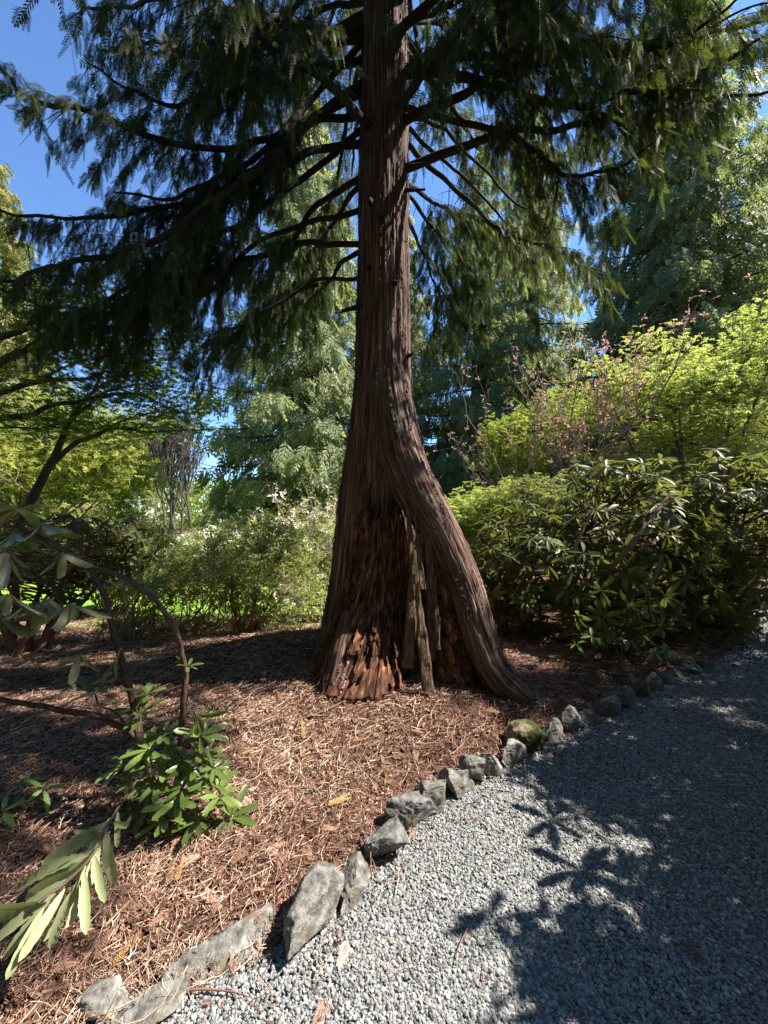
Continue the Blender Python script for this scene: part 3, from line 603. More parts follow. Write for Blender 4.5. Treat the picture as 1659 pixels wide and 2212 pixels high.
def make_limb(pts, r, seed, parent, **kw):
    rng = np.random.default_rng(seed); pts = spline(np.array(pts), 28); t_ = np.linspace(0, 1, 28); ln_ = np.linalg.norm(np.diff(pts, axis=0), axis=1).sum()
    wv = np.stack([fbm(np.stack([t_ * ln_ * 1.7 + 9 * k, 0 * t_ + seed, 0 * t_], 1), 3, seed + k) - .5 for k in range(3)], 1); pts = pts + wv * (.20 * np.minimum(t_ * 4, 1))[:, None]
    V, F, b = tube1(pts, r, 56, 8); mb_ = MB(); mb_.add(V + (vn(V * 14, seed)[:, None] - .5) * .012, F, .5, 0, b)
    nd = int(ln_ * 5); k = rng.integers(3, 20, nd); d = norm(np.gradient(pts, axis=0)[k] * 4 + rng.normal(0, .5, (nd, 3)) + [0, 0, -.25]); L_ = rng.uniform(.12, .5, nd); tt = np.linspace(0, 1, 5)[None, :, None]
    Pd = pts[k][:, None] + d[:, None] * L_[:, None, None] * tt + rng.normal(0, .05, (nd, 1, 3)) * tt ** 2 + np.array([0, 0, -.3]) * L_[:, None, None] * tt ** 2; V, F, b = tubes(Pd, np.linspace(1, .3, 5)[None] * rng.uniform(.002, .006, nd)[:, None], 4); mb_.add(V, F, .5, 0, b)
    tm = kw.get('tmpl', None); P, R, fo, fd, nr, fl = limb_foliage(pts, rng, **kw); V, F, b = tubes(P, R, 4); mb_.add(V, F, .5, 0, b)
    lo = mb_.build('limb', M['limb'], parent, smoothed=True)
    mf = MB(); rc = np.clip(rng.normal(.42, .2, len(fo)), 0, 1)
    if tm: place(mf, *tm, fo, fd, nr, fl, rc, .1, rng)
    else:
        k = rng.random(len(fo)) < .66; place(mf, *FROND, fo[k], fd[k], nr[k], fl[k], rc[k], .1, rng); k = ~k
        place(mf, *STRAND, fo[k], norm(fd[k] + [0, 0, -.45]), nr[k], fl[k] * 1.75, rc[k], .1, rng)
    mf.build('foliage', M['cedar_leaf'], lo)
    return lo
LIMBS = [  # traced limbs: pixels, distances, thick end radius, options
    ([(782, 200), (690, 250), (590, 305), (420, 325), (200, 268), (60, 190), (-30, 140)], (4.1, 3.8, 3.5, 3.1, 2.7, 2.5, 2.4), .05, dict(start=.28)),
    ([(782, 250), (700, 275), (570, 330), (500, 385), (380, 430), (250, 400)], (4.1, 3.9, 3.6, 3.4, 3.2, 3.0), .05, dict(start=.26)),
    ([(780, 312), (690, 330), (560, 388), (430, 432), (200, 452), (-40, 450)], (4.1, 3.8, 3.5, 3.2, 2.9, 2.6), .055, dict(start=.26)),
    ([(780, 385), (690, 440), (600, 520), (480, 570), (350, 575), (250, 545)], (4.1, 4.2, 4.2, 4.1, 4.0, 3.9), .045, dict(start=.22)),
    ([(778, 400), (720, 480), (640, 600), (560, 690), (470, 720)], (4.2, 4.5, 4.9, 5.2, 5.4), .04, dict(start=.18)),
    ([(776, 528), (690, 538), (600, 545), (480, 575), (340, 625), (180, 650), (40, 640)], (4.1, 3.9, 3.7, 3.5, 3.2, 2.9, 2.7), .042, dict(start=.2)),
    ([(774, 545), (700, 590), (620, 655), (520, 715), (430, 735)], (4.2, 4.5, 4.7, 4.9, 5.0), .036, dict(start=.2)),
    ([(785, 130), (650, 160), (500, 200), (350, 210), (200, 150)], (4.1, 3.7, 3.3, 3.0, 2.8), .05, dict(start=.3)),
    ([(790, 60), (680, 60), (520, 60), (360, 90), (220, 60)], (4.1, 3.6, 3.2, 2.9, 2.7), .05, dict(start=.25)),
    ([(790, -60), (650, -100), (480, -80), (300, -20), (180, 20)], (4.1, 3.5, 3.1, 2.8, 2.6), .05, dict(start=.1)),
    ([(790, 0), (700, 20), (600, 90), (500, 150), (430, 190)], (4.2, 4.5, 4.9, 5.2, 5.5), .045, dict(start=.2)),
    ([(782, 180), (620, 300), (450, 440), (250, 530), (60, 590), (-80, 600)], (4.1, 3.4, 2.9, 2.6, 2.4, 2.3), .05, dict(start=.35, tw=.5, gap=.3)),
    ([(780, 280), (600, 420), (420, 540), (260, 640), (140, 700)], (4.1, 3.7, 3.4, 3.2, 3.1), .045, dict(start=.45, tw=.55)),
    ([(775, 455), (640, 500), (470, 610), (280, 690), (60, 740)], (4.1, 3.8, 3.5, 3.3, 3.1), .04, dict(start=.5, tw=.5, gap=.3)),
    ([(785, 90), (560, 330), (340, 560), (160, 650), (-40, 610)], (4.1, 3.5, 3.0, 2.7, 2.5), .04, dict(start=.5, tw=.5, gap=.35)),
    ([(778, 600), (700, 610), (600, 660), (480, 740), (400, 770)], (4.1, 4.2, 4.3, 4.3, 4.2), .03, dict(start=.5, tw=.5)),
    ([(780, 120), (740, 300), (700, 500), (670, 640), (655, 760)], (4.3, 4.9, 5.4, 5.8, 6.0), .04, dict(start=.3)),
    ([(870, 150), (980, 165), (1100, 190), (1260, 210), (1420, 195), (1560, 140), (1690, 50)], (4.1, 3.7, 3.4, 3.1, 2.9, 2.7, 2.5), .062, dict(start=.35, gap=.25)),
    ([(866, 165), (960, 105), (1060, 60), (1180, 15), (1330, -60)], (4.1, 3.7, 3.3, 2.9, 2.6), .065, dict(start=.2)),
    ([(960, 105), (1080, 115), (1220, 110), (1360, 105), (1500, 80), (1660, 20)], (3.7, 3.5, 3.3, 3.1, 3.0, 2.8), .04, dict(start=.2, gap=.3)),
    ([(884, 250), (960, 290), (1060, 385), (1150, 470), (1215, 520)], (4.1, 4.3, 4.6, 4.8, 5.0), .032, dict(start=.6, gap=.35)),
    ([(884, 312), (950, 375), (1050, 448), (1150, 520), (1250, 580), (1330, 600)], (4.1, 4.0, 3.9, 3.8, 3.7, 3.6), .04, dict(start=.5)),
    ([(884, 275), (1000, 385), (1090, 490), (1160, 560)], (4.15, 4.5, 4.8, 5.0), .03, dict(start=.6, gap=.35)),
    ([(880, 420), (940, 480), (990, 560), (1040, 640)], (4.2, 4.7, 5.1, 5.4), .032, dict(start=.2, tw=.6)),
    ([(880, 470), (920, 560), (950, 640), (985, 740)], (4.25, 4.9, 5.3, 5.7), .032, dict(start=.2, tw=.6)),
    ([(882, 400), (960, 440), (1060, 500), (1130, 580)], (4.2, 4.9, 5.5, 5.8), .034, dict(start=.2, tw=.6)),
    ([(870, 230), (1010, 270), (1150, 330), (1280, 360), (1400, 330)], (4.0, 3.6, 3.2, 2.9, 2.7), .045, dict(start=.4, gap=.15)),
    ([(866, 60), (960, 0), (1100, -60), (1280, -120)], (4.1, 3.8, 3.5, 3.2), .05, dict(start=.15)),
    ([(860, 30), (930, 60), (1040, 20), (1180, 40), (1330, 90)], (4.2, 4.7, 5.2, 5.6, 6.0), .045, dict(start=.15)),
    ([(866, 100), (960, 200), (1080, 300), (1200, 330), (1320, 290)], (4.2, 4.6, 5.0, 5.2, 5.4), .045, dict(start=.3, gap=.15)),
]
for i, (px, Y, r, kw) in enumerate(LIMBS):
    make_limb([W(u, v, y) for (u, v), y in zip(px, Y)], (r * .75, r * .55, r * .36, r * .12), 100 + i, cedar, **kw)
rngL = np.random.default_rng(77)
for i, (P_, kw) in enumerate([                          # limbs added to shade bed and trunk, reaching over the bed and near path
        ([(.1, 4, 5.8), (.6, 2.8, 5.2), (1.1, 1.9, 4.6), (1.5, 1.2, 4.1)], dict(start=.15, tw=.75)), 
        ([(0, 4, 7), (.3, 2.5, 6.4), (.6, 1.5, 5.6), (.8, .9, 5.1)], dict(start=.15, tw=.75)), ([(.2, 4, 5.7), (1.0, 3.3, 5.4), (1.8, 2.8, 5.05), (2.4, 2.4, 4.9)], dict(start=.3, tw=.5, gap=.35)), ([(.1, 4, 6.6), (1.2, 2.9, 6.2), (2.2, 2.4, 5.6), (2.9, 2.0, 5.3)], dict(start=.2, tw=.8)), ([(.1, 4, 7.4), (.9, 3.0, 7.2), (1.9, 2.7, 6.7), (2.9, 2.6, 6.2)], dict(start=.2, tw=.8)), ([(-.1, 4, 5.6), (-.6, 2.9, 5.0), (-1.1, 2.0, 4.5), (-1.4, 1.3, 4.2)], dict(start=.3, tw=.5, gap=.3)),
        ([(.2, 4, 5.2), (1.2, 3.6, 5.2), (2.2, 3.2, 4.9), (3.2, 2.8, 4.9)], dict(start=.4, tw=.45, gap=.4)), ([(.2, 4, 6.2), (1.3, 3.8, 6.2), (2.4, 3.4, 5.8), (3.6, 3.1, 5.8)], dict(start=.3, tw=.5, gap=.3)),
        ([(.2, 4, 7.2), (1.3, 3.5, 7.2), (2.4, 3.0, 6.8), (3.4, 2.6, 6.6)], dict(start=.15, tw=.7))]):
    make_limb(P_, (.045, .03, .018, .006), 160 + i, cedar, **kw)
for i in range(44):                                      # the crown above the photograph
    z0 = 6.6 + 6.6 * i / 44; az = 2.4 * i + rngL.normal(0, .3); L = (3.6 - .16 * (z0 - 6)) * rngL.uniform(.75, 1.1)
    d = np.array([math.cos(az), math.sin(az), 0])
    if d @ np.array([.96, .28, 0]) > .93 and z0 < 11: continue
    c = np.array([.06 + .02 * (z0 - 6), 4.15 + .03 * (z0 - 6), z0])
    pts = [c + d * L * t + np.array([0, 0, L * (.10 * t - .42 * t * t + .22 * t ** 4)]) for t in (0, .25, .5, .75, 1)]
    make_limb(pts, (.05, .035, .02, .006), 200 + i, cedar, start=.12, step=.085, fstep=.045, fl=.24, tmpl=FROND_B, tw=.65)

# ------------------------------------------------------------------ cedars of the background
def conifer_meshes(H, R, seed, nl, mat, z0=.5, dens=1.0, fl=.55, sway=.5):
    rng = np.random.default_rng(seed); tr = MB(); fo_ = MB()
    V, F, b = tube1([(0, 0, -.2), (.05, .02, H * .4), (.02, -.03, H * .8), (0, 0, H)], (.032 * H, .022 * H, .008 * H, .01), 20, 9); tr.add(V, F, .5, 0, b)
    for i in range(nl):
        f = (i + .5) / nl; z = z0 + (H - z0) * f ** 1.12; az = i * 2.399 + rng.normal(0, .25); L = R * (1 - (z / H) ** 1.25) * rng.uniform(.72, 1.12) + .25
        d = np.array([math.cos(az), math.sin(az), 0]); n_ = np.array([-d[1], d[0], 0]); t = np.linspace(0, 1, 9)
        P = np.array([0, 0, z]) + d * (L * t)[:, None] + n_ * (rng.normal(0, .08) * L * t ** 2)[:, None] + np.array([0, 0, 1]) * (L * (.05 * t - sway * t ** 2 + .75 * sway * t ** 3.4))[:, None]
        V, F, b = tubes(P[None], np.linspace(.02 + .012 * L, .006, 9)[None], 4); tr.add(V, F, .5, 0, b)
        m = max(int(26 * L * dens), 10); u = .12 + .88 * rng.random(m) ** .75; o = np.stack([np.interp(u, t, P[:, k]) for k in range(3)], 1)
        wd = .28 * L * np.sin(math.pi * np.clip(u * .85 + .1, 0, 1)) + .1; o = o + n_ * (rng.uniform(-1, 1, m) * wd)[:, None] + np.array([0, 0, -1]) * (rng.random(m) * .25 * (1 + .2 * L))[:, None]
        fd = norm(d * rng.uniform(.1, .9, (m, 1)) + n_ * rng.normal(0, .35, (m, 1)) + np.array([0, 0, -1]) * rng.uniform(.5, 1.3, (m, 1)))
        nr = norm(d * .8 + rng.normal(0, .55, (m, 3)) + [0, 0, .5]); place(fo_, *FROND_M, o, fd, nr, fl * rng.uniform(.6, 1.3, m), np.clip(rng.normal(.5, .22, m), 0, 1), .08, rng)
    return tr, fo_
def conifer(name, xy, label, H, R, seed, nl, mat, group='tall cedars around the clearing', bark='far_bark', **kw):
    t = thing(name, on(*xy), label, 'tree', group); tr, fo_ = conifer_meshes(H, R, seed, nl, mat, **kw)
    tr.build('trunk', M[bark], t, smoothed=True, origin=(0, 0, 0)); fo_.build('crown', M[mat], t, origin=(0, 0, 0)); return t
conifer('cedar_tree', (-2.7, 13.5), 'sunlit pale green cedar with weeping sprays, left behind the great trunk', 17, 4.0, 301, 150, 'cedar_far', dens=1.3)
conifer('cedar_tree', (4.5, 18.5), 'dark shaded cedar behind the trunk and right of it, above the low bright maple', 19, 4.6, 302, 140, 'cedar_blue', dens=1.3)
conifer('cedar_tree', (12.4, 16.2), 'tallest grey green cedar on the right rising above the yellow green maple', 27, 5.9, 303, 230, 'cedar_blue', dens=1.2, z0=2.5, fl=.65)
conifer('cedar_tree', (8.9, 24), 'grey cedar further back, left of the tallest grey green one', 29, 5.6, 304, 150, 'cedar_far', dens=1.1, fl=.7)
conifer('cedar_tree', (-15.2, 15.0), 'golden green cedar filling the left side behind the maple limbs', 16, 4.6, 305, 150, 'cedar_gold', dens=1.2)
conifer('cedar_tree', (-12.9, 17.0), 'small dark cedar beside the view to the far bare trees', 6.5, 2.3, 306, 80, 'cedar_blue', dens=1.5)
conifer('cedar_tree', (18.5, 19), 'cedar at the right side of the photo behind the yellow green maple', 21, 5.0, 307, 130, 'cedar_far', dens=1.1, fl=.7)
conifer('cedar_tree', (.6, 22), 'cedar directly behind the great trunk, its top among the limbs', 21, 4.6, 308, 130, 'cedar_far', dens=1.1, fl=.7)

near = conifer('cedar_tree', (6.6, 4.1), 'young cedar across the path, just out of the photo on the right', 7.6, 1.9, 309, 70, 'cedar_blue', dens=1.2, z0=1.6, fl=.4)
proto = [o for o in COL.objects if o.parent is None and o.name.startswith('cedar_tree') and o.get('group')]
for k, (az, dist, j, sc_) in enumerate([(122, 13, 0, 1.0), (142, 10, 1, 1.1), (160, 12, 3, .9), (178, 9, 0, 1.05), (196, 12, 7, .9), (214, 9, 1, 1.1), (232, 11, 0, 1.0), (250, 9.5, 3, .8), (268, 11, 1, 1.1), (286, 12, 0, .9), (150, 20, 3, 1.1), (190, 19, 7, 1.2), (225, 19, 3, 1.1), (262, 20, 7, 1.1)]):  # unseen cedar copies added around the viewpoint to cut down the sky fill
    c = copy_tree(proto[j]); a_ = math.radians(az); c.location = on(math.sin(a_) * dist, math.cos(a_) * dist); c.rotation_euler = (0, 0, k * 1.3); c.scale = (sc_,) * 3
    c['label'] = 'tall cedar added unseen behind the photographer to block sky light, out of the photo'; c['group'] = 'cedars added behind the photographer to block sky light'

# ------------------------------------------------------------------ shrubs and broadleaf trees
def bezier(a, b, c, n=7):
    t = np.linspace(0, 1, n)[:, None]; return (1 - t) ** 2 * a + 2 * t * (1 - t) * b + t * t * c
def stems_to(base_, tips, rng, n_main, r0, spread=.12, arch=.35):
    """main stems from the base into the crown, and twigs from them to every tip -> tube sets"""
    base_ = np.asarray(base_, float); cen = tips.mean(0); pick = tips[rng.choice(len(tips), min(n_main, len(tips)), replace=False)]; mains = []
    for q in pick:
        a = base_ + np.array([rng.normal(0, spread), rng.normal(0, spread), -.05]); e = a + (q - a) * rng.uniform(.7, .92); m = a + (e - a) * .5 + np.array([rng.normal(0, .08), rng.normal(0, .08), arch * rng.uniform(.2, 1) * np.linalg.norm(e - a) * .5])
        mains.append(bezier(a, m, e, 12))
    mains = np.array(mains); allp = mains.reshape(-1, 3)
    P2 = []
    for q in tips:
        d = np.linalg.norm(allp - q, axis=1) + .6 * np.maximum(allp[:, 2] - q[2], 0); k = d.argmin(); a = allp[k]; m = .5 * (a + q) + rng.normal(0, .05, 3); P2.append(bezier(a, m, q, 6))
    P2 = np.array(P2); return mains, np.linspace(1, .4, 12)[None] * np.full((len(mains), 1), r0), P2, np.linspace(1, .5, 6)[None] * np.full((len(P2), 1), r0 * .3)
def stem_mesh(sets, sides=(7, 4)):
    m = MB(); V, F, b = tubes(sets[0], sets[1], sides[0]); m.add(V, F, .5, 0, b); V, F, b = tubes(sets[2], sets[3], sides[1]); m.add(V, F, .5, 0, b); return m
def ellipsoid(rng, n, c, r, shell=.55, zmin=None):
    d = norm(rng.normal(size=(n, 3))); k = (shell + (1 - shell) * rng.random((n, 1)) ** .6); lump = .78 + .44 * vn(d * 2.6 + c, 17)[:, None]
    p = np.asarray(c) + d * k * lump * np.asarray(r)
    if zmin is not None: p[:, 2] = np.where(p[:, 2] < zmin, zmin + rng.random(n) * .5, p[:, 2])
    return p
def whorls(mb_, tips, axis, rng, tmpl, n, L, up=.2, droop=.15, jit=.25, m=0):
    k = len(tips); i = np.repeat(np.arange(k), n); N = len(i); ph = np.tile(np.arange(n) * 2 * math.pi / n, k) + np.repeat(rng.random(k) * 6.28, n) + rng.normal(0, .25, N)
    A = norm(axis)[i]; U = norm(np.cross(A, rng.normal(size=(k, 3))[i])); Vv = np.cross(A, U)
    rad = U * np.cos(ph)[:, None] + Vv * np.sin(ph)[:, None]; d = norm(rad + A * (up + rng.normal(0, jit, (N, 1))) + [0, 0, -droop])
    nr = norm(A + rad * -.1 + rng.normal(0, .18, (N, 3))); place(mb_, *tmpl, tips[i] + d * .01, d, nr, L * rng.uniform(.65, 1.2, N), np.clip(rng.normal(.5, .22, k)[i] + rng.normal(0, .08, N), 0, 1), rng=rng, m=m)

def rhododendron(name, base_xy, parts_, label, seed, L=.18, n_main=9, r0=.022, leaf='rhodo', stem='rhodo_stem', nleaf=9, tmpl=RHODO_FAR, group=None, zmin=.15):
    rng = np.random.default_rng(seed); b = on(*base_xy); t = thing(name, b, label, 'shrub', group)
    tips = np.concatenate([ellipsoid(rng, n, c, r, .5, zmin + b[2]) for n, c, r in parts_]); cen = np.array(parts_[0][1])
    stem_mesh(stems_to(b, tips, rng, n_main, r0)).build('stems', M[stem], t, smoothed=True)
    f = MB(); ax = norm(tips - cen) + [0, 0, .5] + rng.normal(0, .3, tips.shape); whorls(f, tips, ax, rng, tmpl, nleaf, L, .15, .25); f.build('leaves', M[leaf], t); return t
RG = 'rhododendrons along the path'
rhododendron('rhododendron_shrub', (1.75, 5.0), [(140, (1.85, 5.1, 1.0), (.85, .75, .95)), (40, (1.35, 4.95, .8), (.35, .35, .6))], 'olive rhododendron just right of the great sweeping root', 401, .17, group=RG)
rhododendron('rhododendron_shrub', (2.75, 4.95), [(225, (3.1, 5.1, 1.25), (1.15, .8, 1.2)), (60, (2.6, 4.45, .6), (.7, .4, .4))], 'broad brownish green rhododendron with a thick slanting bare stem above the path bend', 402, .185, 10, .03, group=RG)
rhododendron('rhododendron_shrub', (4.6, 5.6), [(230, (4.65, 5.5, 1.35), (1.1, .75, 1.2)), (70, (4.1, 5.0, .5), (.7, .4, .4))], 'tall dark rhododendron overhanging the path at the right side', 403, .19, 10, .03, group=RG)
rhododendron('rhododendron_shrub', (6.6, 7.7), [(260, (6.8, 7.8, 1.3), (1.1, .9, 1.25))], 'glossy rhododendron beyond the path bend at the right side of the photo', 404, .18, 8, .028, group=RG)
# the dark slanting stems that show in the broad shrub
def add_stem(parent, pts, r, mat, name='bare_stem', sides=8):
    m = MB(); V, F, b = tube1(pts, r, 60, sides); m.add(V + (np.stack([fbm(V * 16, 2, k) for k in range(3)], 1) - .5) * min(.03, 1.1 * max(r)), F, .5, 0, b); return m.build(name, M[mat], parent, smoothed=True)
big = [o for o in COL.objects if o.get('label', '').startswith('broad brownish green rhod')][0]
add_stem(big, [W(1252, 1380, 4.8), W(1290, 1270, 4.6), W(1340, 1205, 4.4), W(1400, 1130, 4.4), W(1450, 1060, 4.5)], (.04, .035, .03, .02, .012), 'twig')
add_stem(big, [W(1256, 1385, 4.8), W(1330, 1300, 4.45), W(1400, 1270, 4.3), W(1430, 1200, 4.3)], (.03, .025, .02, .012), 'twig')
add_stem(big, [W(1225, 1390, 4.9), W(1215, 1300, 4.7), W(1235, 1200, 4.6), W(1280, 1100, 4.6)], (.03, .026, .02, .012), 'twig_pale')
# right of the path, out of the photo: what shades the gravel
for xy, c, r, n, lab in [((3.7, 2.7), (3.72, 2.7, 2.05), (.85, .7, 1.05), 330, 'rhododendron across the path nearest the camera, out of the photo'),
                         ((3.1, 1.3), (2.95, 1.45, 1.75), (.95, .7, 1.0), 340, 'rhododendron across the path behind the nearest one, out of the photo'),
                         ((4.6, 1.9), (4.4, 2.2, 1.9), (1.0, .9, 1.2), 240, 'rhododendron across the path, tallest of the three out of the photo')]:
    t = rhododendron('rhododendron_shrub', xy, [(n, c, r)], lab, int(500 + xy[0] * 10), .16, 8, .03, group=RG)
    if 'behind the nearest' in lab:                       # two long leaved shoots leaning out over the gravel
        for q, L in (((.66 + 1.58, 1.50 + .20, 1.9), .21), ((.80 + 1.58, 1.24 + .20, 1.9), .2), ((.90 + 1.66, 1.80 + .21, 2.0), .2), ((.88 + 1.66, 2.10 + .21, 2.0), .17), ((.95 + 1.58, 1.42 + .20, 1.9), .2)):
            add_stem(t, [np.array([2.9, 1.7, 1.7]), np.array(q) + [.2, -.08, .05], np.array(q)], (.012, .009, .006), 'rhodo_stem', 'shoot'); m = MB(); whorls(m, np.array([q]), SUN[None] + [[-.25, 0, 0]], np.random.default_rng(int(q[0] * 100)), RHODO_NEAR, 8, L, .05, .05); m.build('shoot_leaves', M['rhodo'], t)

def azalea(base_xy, parts_, label, seed, n_leaf=6, L=.042, flowers=0.0, leaf='azalea', petal='petal_white', stem='twig_pale', name='azalea_shrub', n_main=22, r0=.012, fsel=None, group='azaleas and flowering shrubs at the lawn edge', fl=.035):
    rng = np.random.default_rng(seed); b = on(*base_xy); t = thing(name, b, label, 'shrub', group)
    tips = np.concatenate([ellipsoid(rng, n, c, r, .45, b[2] + .12) for n, c, r in parts_])
    stem_mesh(stems_to(b, tips, rng, n_main, r0, .16, .15), (6, 3)).build('stems', M[stem], t, smoothed=True)
    f = MB(); ax = rng.normal(0, .6, tips.shape) + [0, 0, 1]; whorls(f, tips, ax, rng, OVAL, n_leaf, L, .3, .1, .4)
    off = rng.normal(0, .07, tips.shape); whorls(f, tips + off, ax + rng.normal(0, .5, tips.shape), rng, OVAL, n_leaf, L * .9, .3, .1, .4); f.build('leaves', M[leaf], t)
    if flowers:
        k = rng.random(len(tips)) < flowers
        if fsel is not None: k &= fsel(tips)
        g = MB(); q = tips[k]; q = np.repeat(q, 3, 0) + rng.normal(0, .03, (3 * len(q), 3)); whorls(g, q, rng.normal(0, .5, q.shape) + [.3, -.3, .8], rng, OVAL, 5, fl, .45, 0, .1); g.build('blossoms', M[petal], t)
    return t
azalea((-1.85, 5.25), [(900, (-1.75, 5.4, .95), (.95, .65, .75)), (200, (-1.3, 5.2, .5), (.6, .45, .4))], 'broad azalea with a forked orange brown base left of the trunk', 411, flowers=.05, L=.045)
azalea((-2.75, 5.9), [(800, (-2.7, 6.1, .85), (.95, .6, .62))], 'azalea dotted with white blossoms beside the forked orange brown one', 412, flowers=.45, fsel=lambda p: p[:, 2] > 1.05)
azalea((-3.2, 5.0), [(420, (-3.1, 5.2, .85), (.7, .5, .6))], 'thin stemmed azalea clump behind the arching rhododendron stem', 413, n_main=50, r0=.008, L=.05)
azalea((-.95, 6.2), [(520, (-.95, 6.3, .9), (.6, .5, .8))], 'azalea thicket close behind the trunk on its left', 414, flowers=.12)
azalea((-4.7, 6.6), [(600, (-4.6, 6.8, .9), (1.1, .6, .7))], 'dark leaved shrub at the far left beyond the red brown stems', 415, leaf='rhodo', L=.085, n_leaf=7)
# orange brown forked base of the broad azalea
aza = [o for o in COL.objects if o.get('label', '').startswith('broad azalea')][0]
for px, Y, r in [([(533, 1405), (520, 1360), (505, 1310), (500, 1240)], (5.0, 5.1, 5.15, 5.2), (.045, .035, .025, .015)), ([(533, 1400), (560, 1340), (585, 1290), (620, 1230)], (5.0, 5.05, 5.1, 5.2), (.035, .03, .02, .012)), ([(536, 1402), (545, 1350), (552, 1300), (560, 1230)], (4.95, 5.0, 5.1, 5.2), (.03, .025, .02, .012))]:
    add_stem(aza, [W(u, v, y) for (u, v), y in zip(px, Y)], r, 'red_stem', 'main_stem')
# red brown many stemmed rhododendron on the left
rt = rhododendron('rhododendron_shrub', (-4.05, 4.55), [(150, (-4.2, 4.8, 1.15), (1.25, .7, .6)), (50, (-3.3, 5.0, 1.25), (.5, .5, .4))], 'rhododendron with thick red brown stems fanning from the ground at the left', 416, .13, 4, .03, stem='red_stem', group=RG, zmin=.5)
b0 = on(-4.05, 4.55)
for px, Y, r in [([(60, 1455), (30, 1400), (0, 1330), (-30, 1240)], (4.5, 4.5, 4.6, 4.7), (.06, .05, .04, .03)), ([(25, 1450), (28, 1380), (35, 1320), (30, 1230)], (4.5, 4.6, 4.7, 4.8), (.05, .045, .04, .03)), ([(45, 1455), (90, 1400), (115, 1350), (170, 1325), (230, 1318)], (4.45, 4.5, 4.6, 4.8, 5.0), (.06, .05, .045, .03, .02)), ([(55, 1450), (62, 1390), (66, 1330), (95, 1250)], (4.5, 4.6, 4.7, 4.8), (.045, .04, .035, .02))]:
    add_stem(rt, [W(u, v, y) for (u, v), y in zip(px, Y)], r, 'red_stem', 'main_stem')

# ---------------- the rhododendron sprawling in the left foreground
fr_base = G(345, 1730); FRH = thing('rhododendron_shrub', fr_base, 'leggy rhododendron in the left foreground with long arching bare stems', 'shrub', None)
FS = [([(330, 1735), (326, 1712), (302, 1598), (292, 1528), (267, 1442), (243, 1355), (229, 1299), (194, 1226), (174, 1188), (161, 1133), (149, 1117), (115, 1122)], (2.2, 2.2, 2.2, 2.2, 2.2, 2.2, 2.2, 2.2, 2.2, 2.2, 2.2, 2.2), (.027, .024, .021, .019, .016, .012, .006)),
      ([(387, 1730), (385, 1702), (392, 1598), (396, 1528), (401, 1459), (392, 1407), (378, 1362), (347, 1310), (305, 1272), (257, 1244), (187, 1219), (149, 1212), (69, 1204), (-30, 1205)], (2.2, 2.2, 2.15, 2.12, 2.1, 2.08, 2.05, 2.02, 2.0, 1.97, 1.93, 1.9, 1.86, 1.8), (.019, .018, .017, .015, .014, .012, .010)),
      ([(240, 1240), (187, 1219), (121, 1181), (69, 1153), (35, 1140), (-30, 1125)], (1.96, 1.95, 1.9, 1.86, 1.84, 1.8), (.011, .012, .012, .011, .010)),
      ([(297, 1596), (264, 1570), (208, 1546), (153, 1537), (104, 1527), (45, 1518), (-30, 1508)], (2.2, 2.15, 2.1, 2.08, 2.06, 2.04, 2.0), (.017, .018, .017, .016, .015)),
      ([(316, 1730), (318, 1690), (314, 1653)], (2.15, 2.12, 2.08), (.022, .018, .010)),
      ([(314, 1664), (308, 1680), (295, 1688), (280, 1708), (262, 1735), (240, 1770), (205, 1840), (150, 1900), (80, 1950)], (2.08, 2.05, 1.95, 1.85, 1.7, 1.57, 1.42, 1.31, 1.23), (.006, .005, .005, .005, .006, .005)),
      ([(152, 1175), (135, 1225), (117, 1268), (132, 1306), (152, 1335)], (1.92, 1.9, 1.88, 1.86, 1.84), (.006, .005, .005, .004)),
      ([(300, 1600), (250, 1540), (215, 1525), (206, 1500)], (2.2, 2.12, 2.1, 2.08), (.006, .006, .005)),
      ([(395, 1560), (412, 1600), (425, 1560), (418, 1535)], (2.15, 2.1, 2.05, 2.02), (.006, .006, .005)),
      ([(250, 1390), (280, 1330), (300, 1290), (312, 1285)], (2.2, 2.3, 2.4, 2.4), (.006, .006, .005))]
for px, Y, r in FS: add_stem(FRH, [W(u, v, y) for (u, v), y in zip(px, Y)], tuple(.86 * q for q in r), 'rhodo_stem', 'stem', 9)
rF = np.random.default_rng(21)
def leaf_cluster(parent, specs, mat, name='leaf_whorl', tmpl=RHODO_NEAR, L0=.13, n=9, up=.35, droop=.3, spread=None):
    for (u, v, Y, ax, L, n_) in specs:
        m = MB(); p = W(u, v, Y)[None]; whorls(m, p, np.array([ax], float), rF, tmpl, n_, L, up, droop, .2); m.build(name, M[mat], parent, smoothed=True)
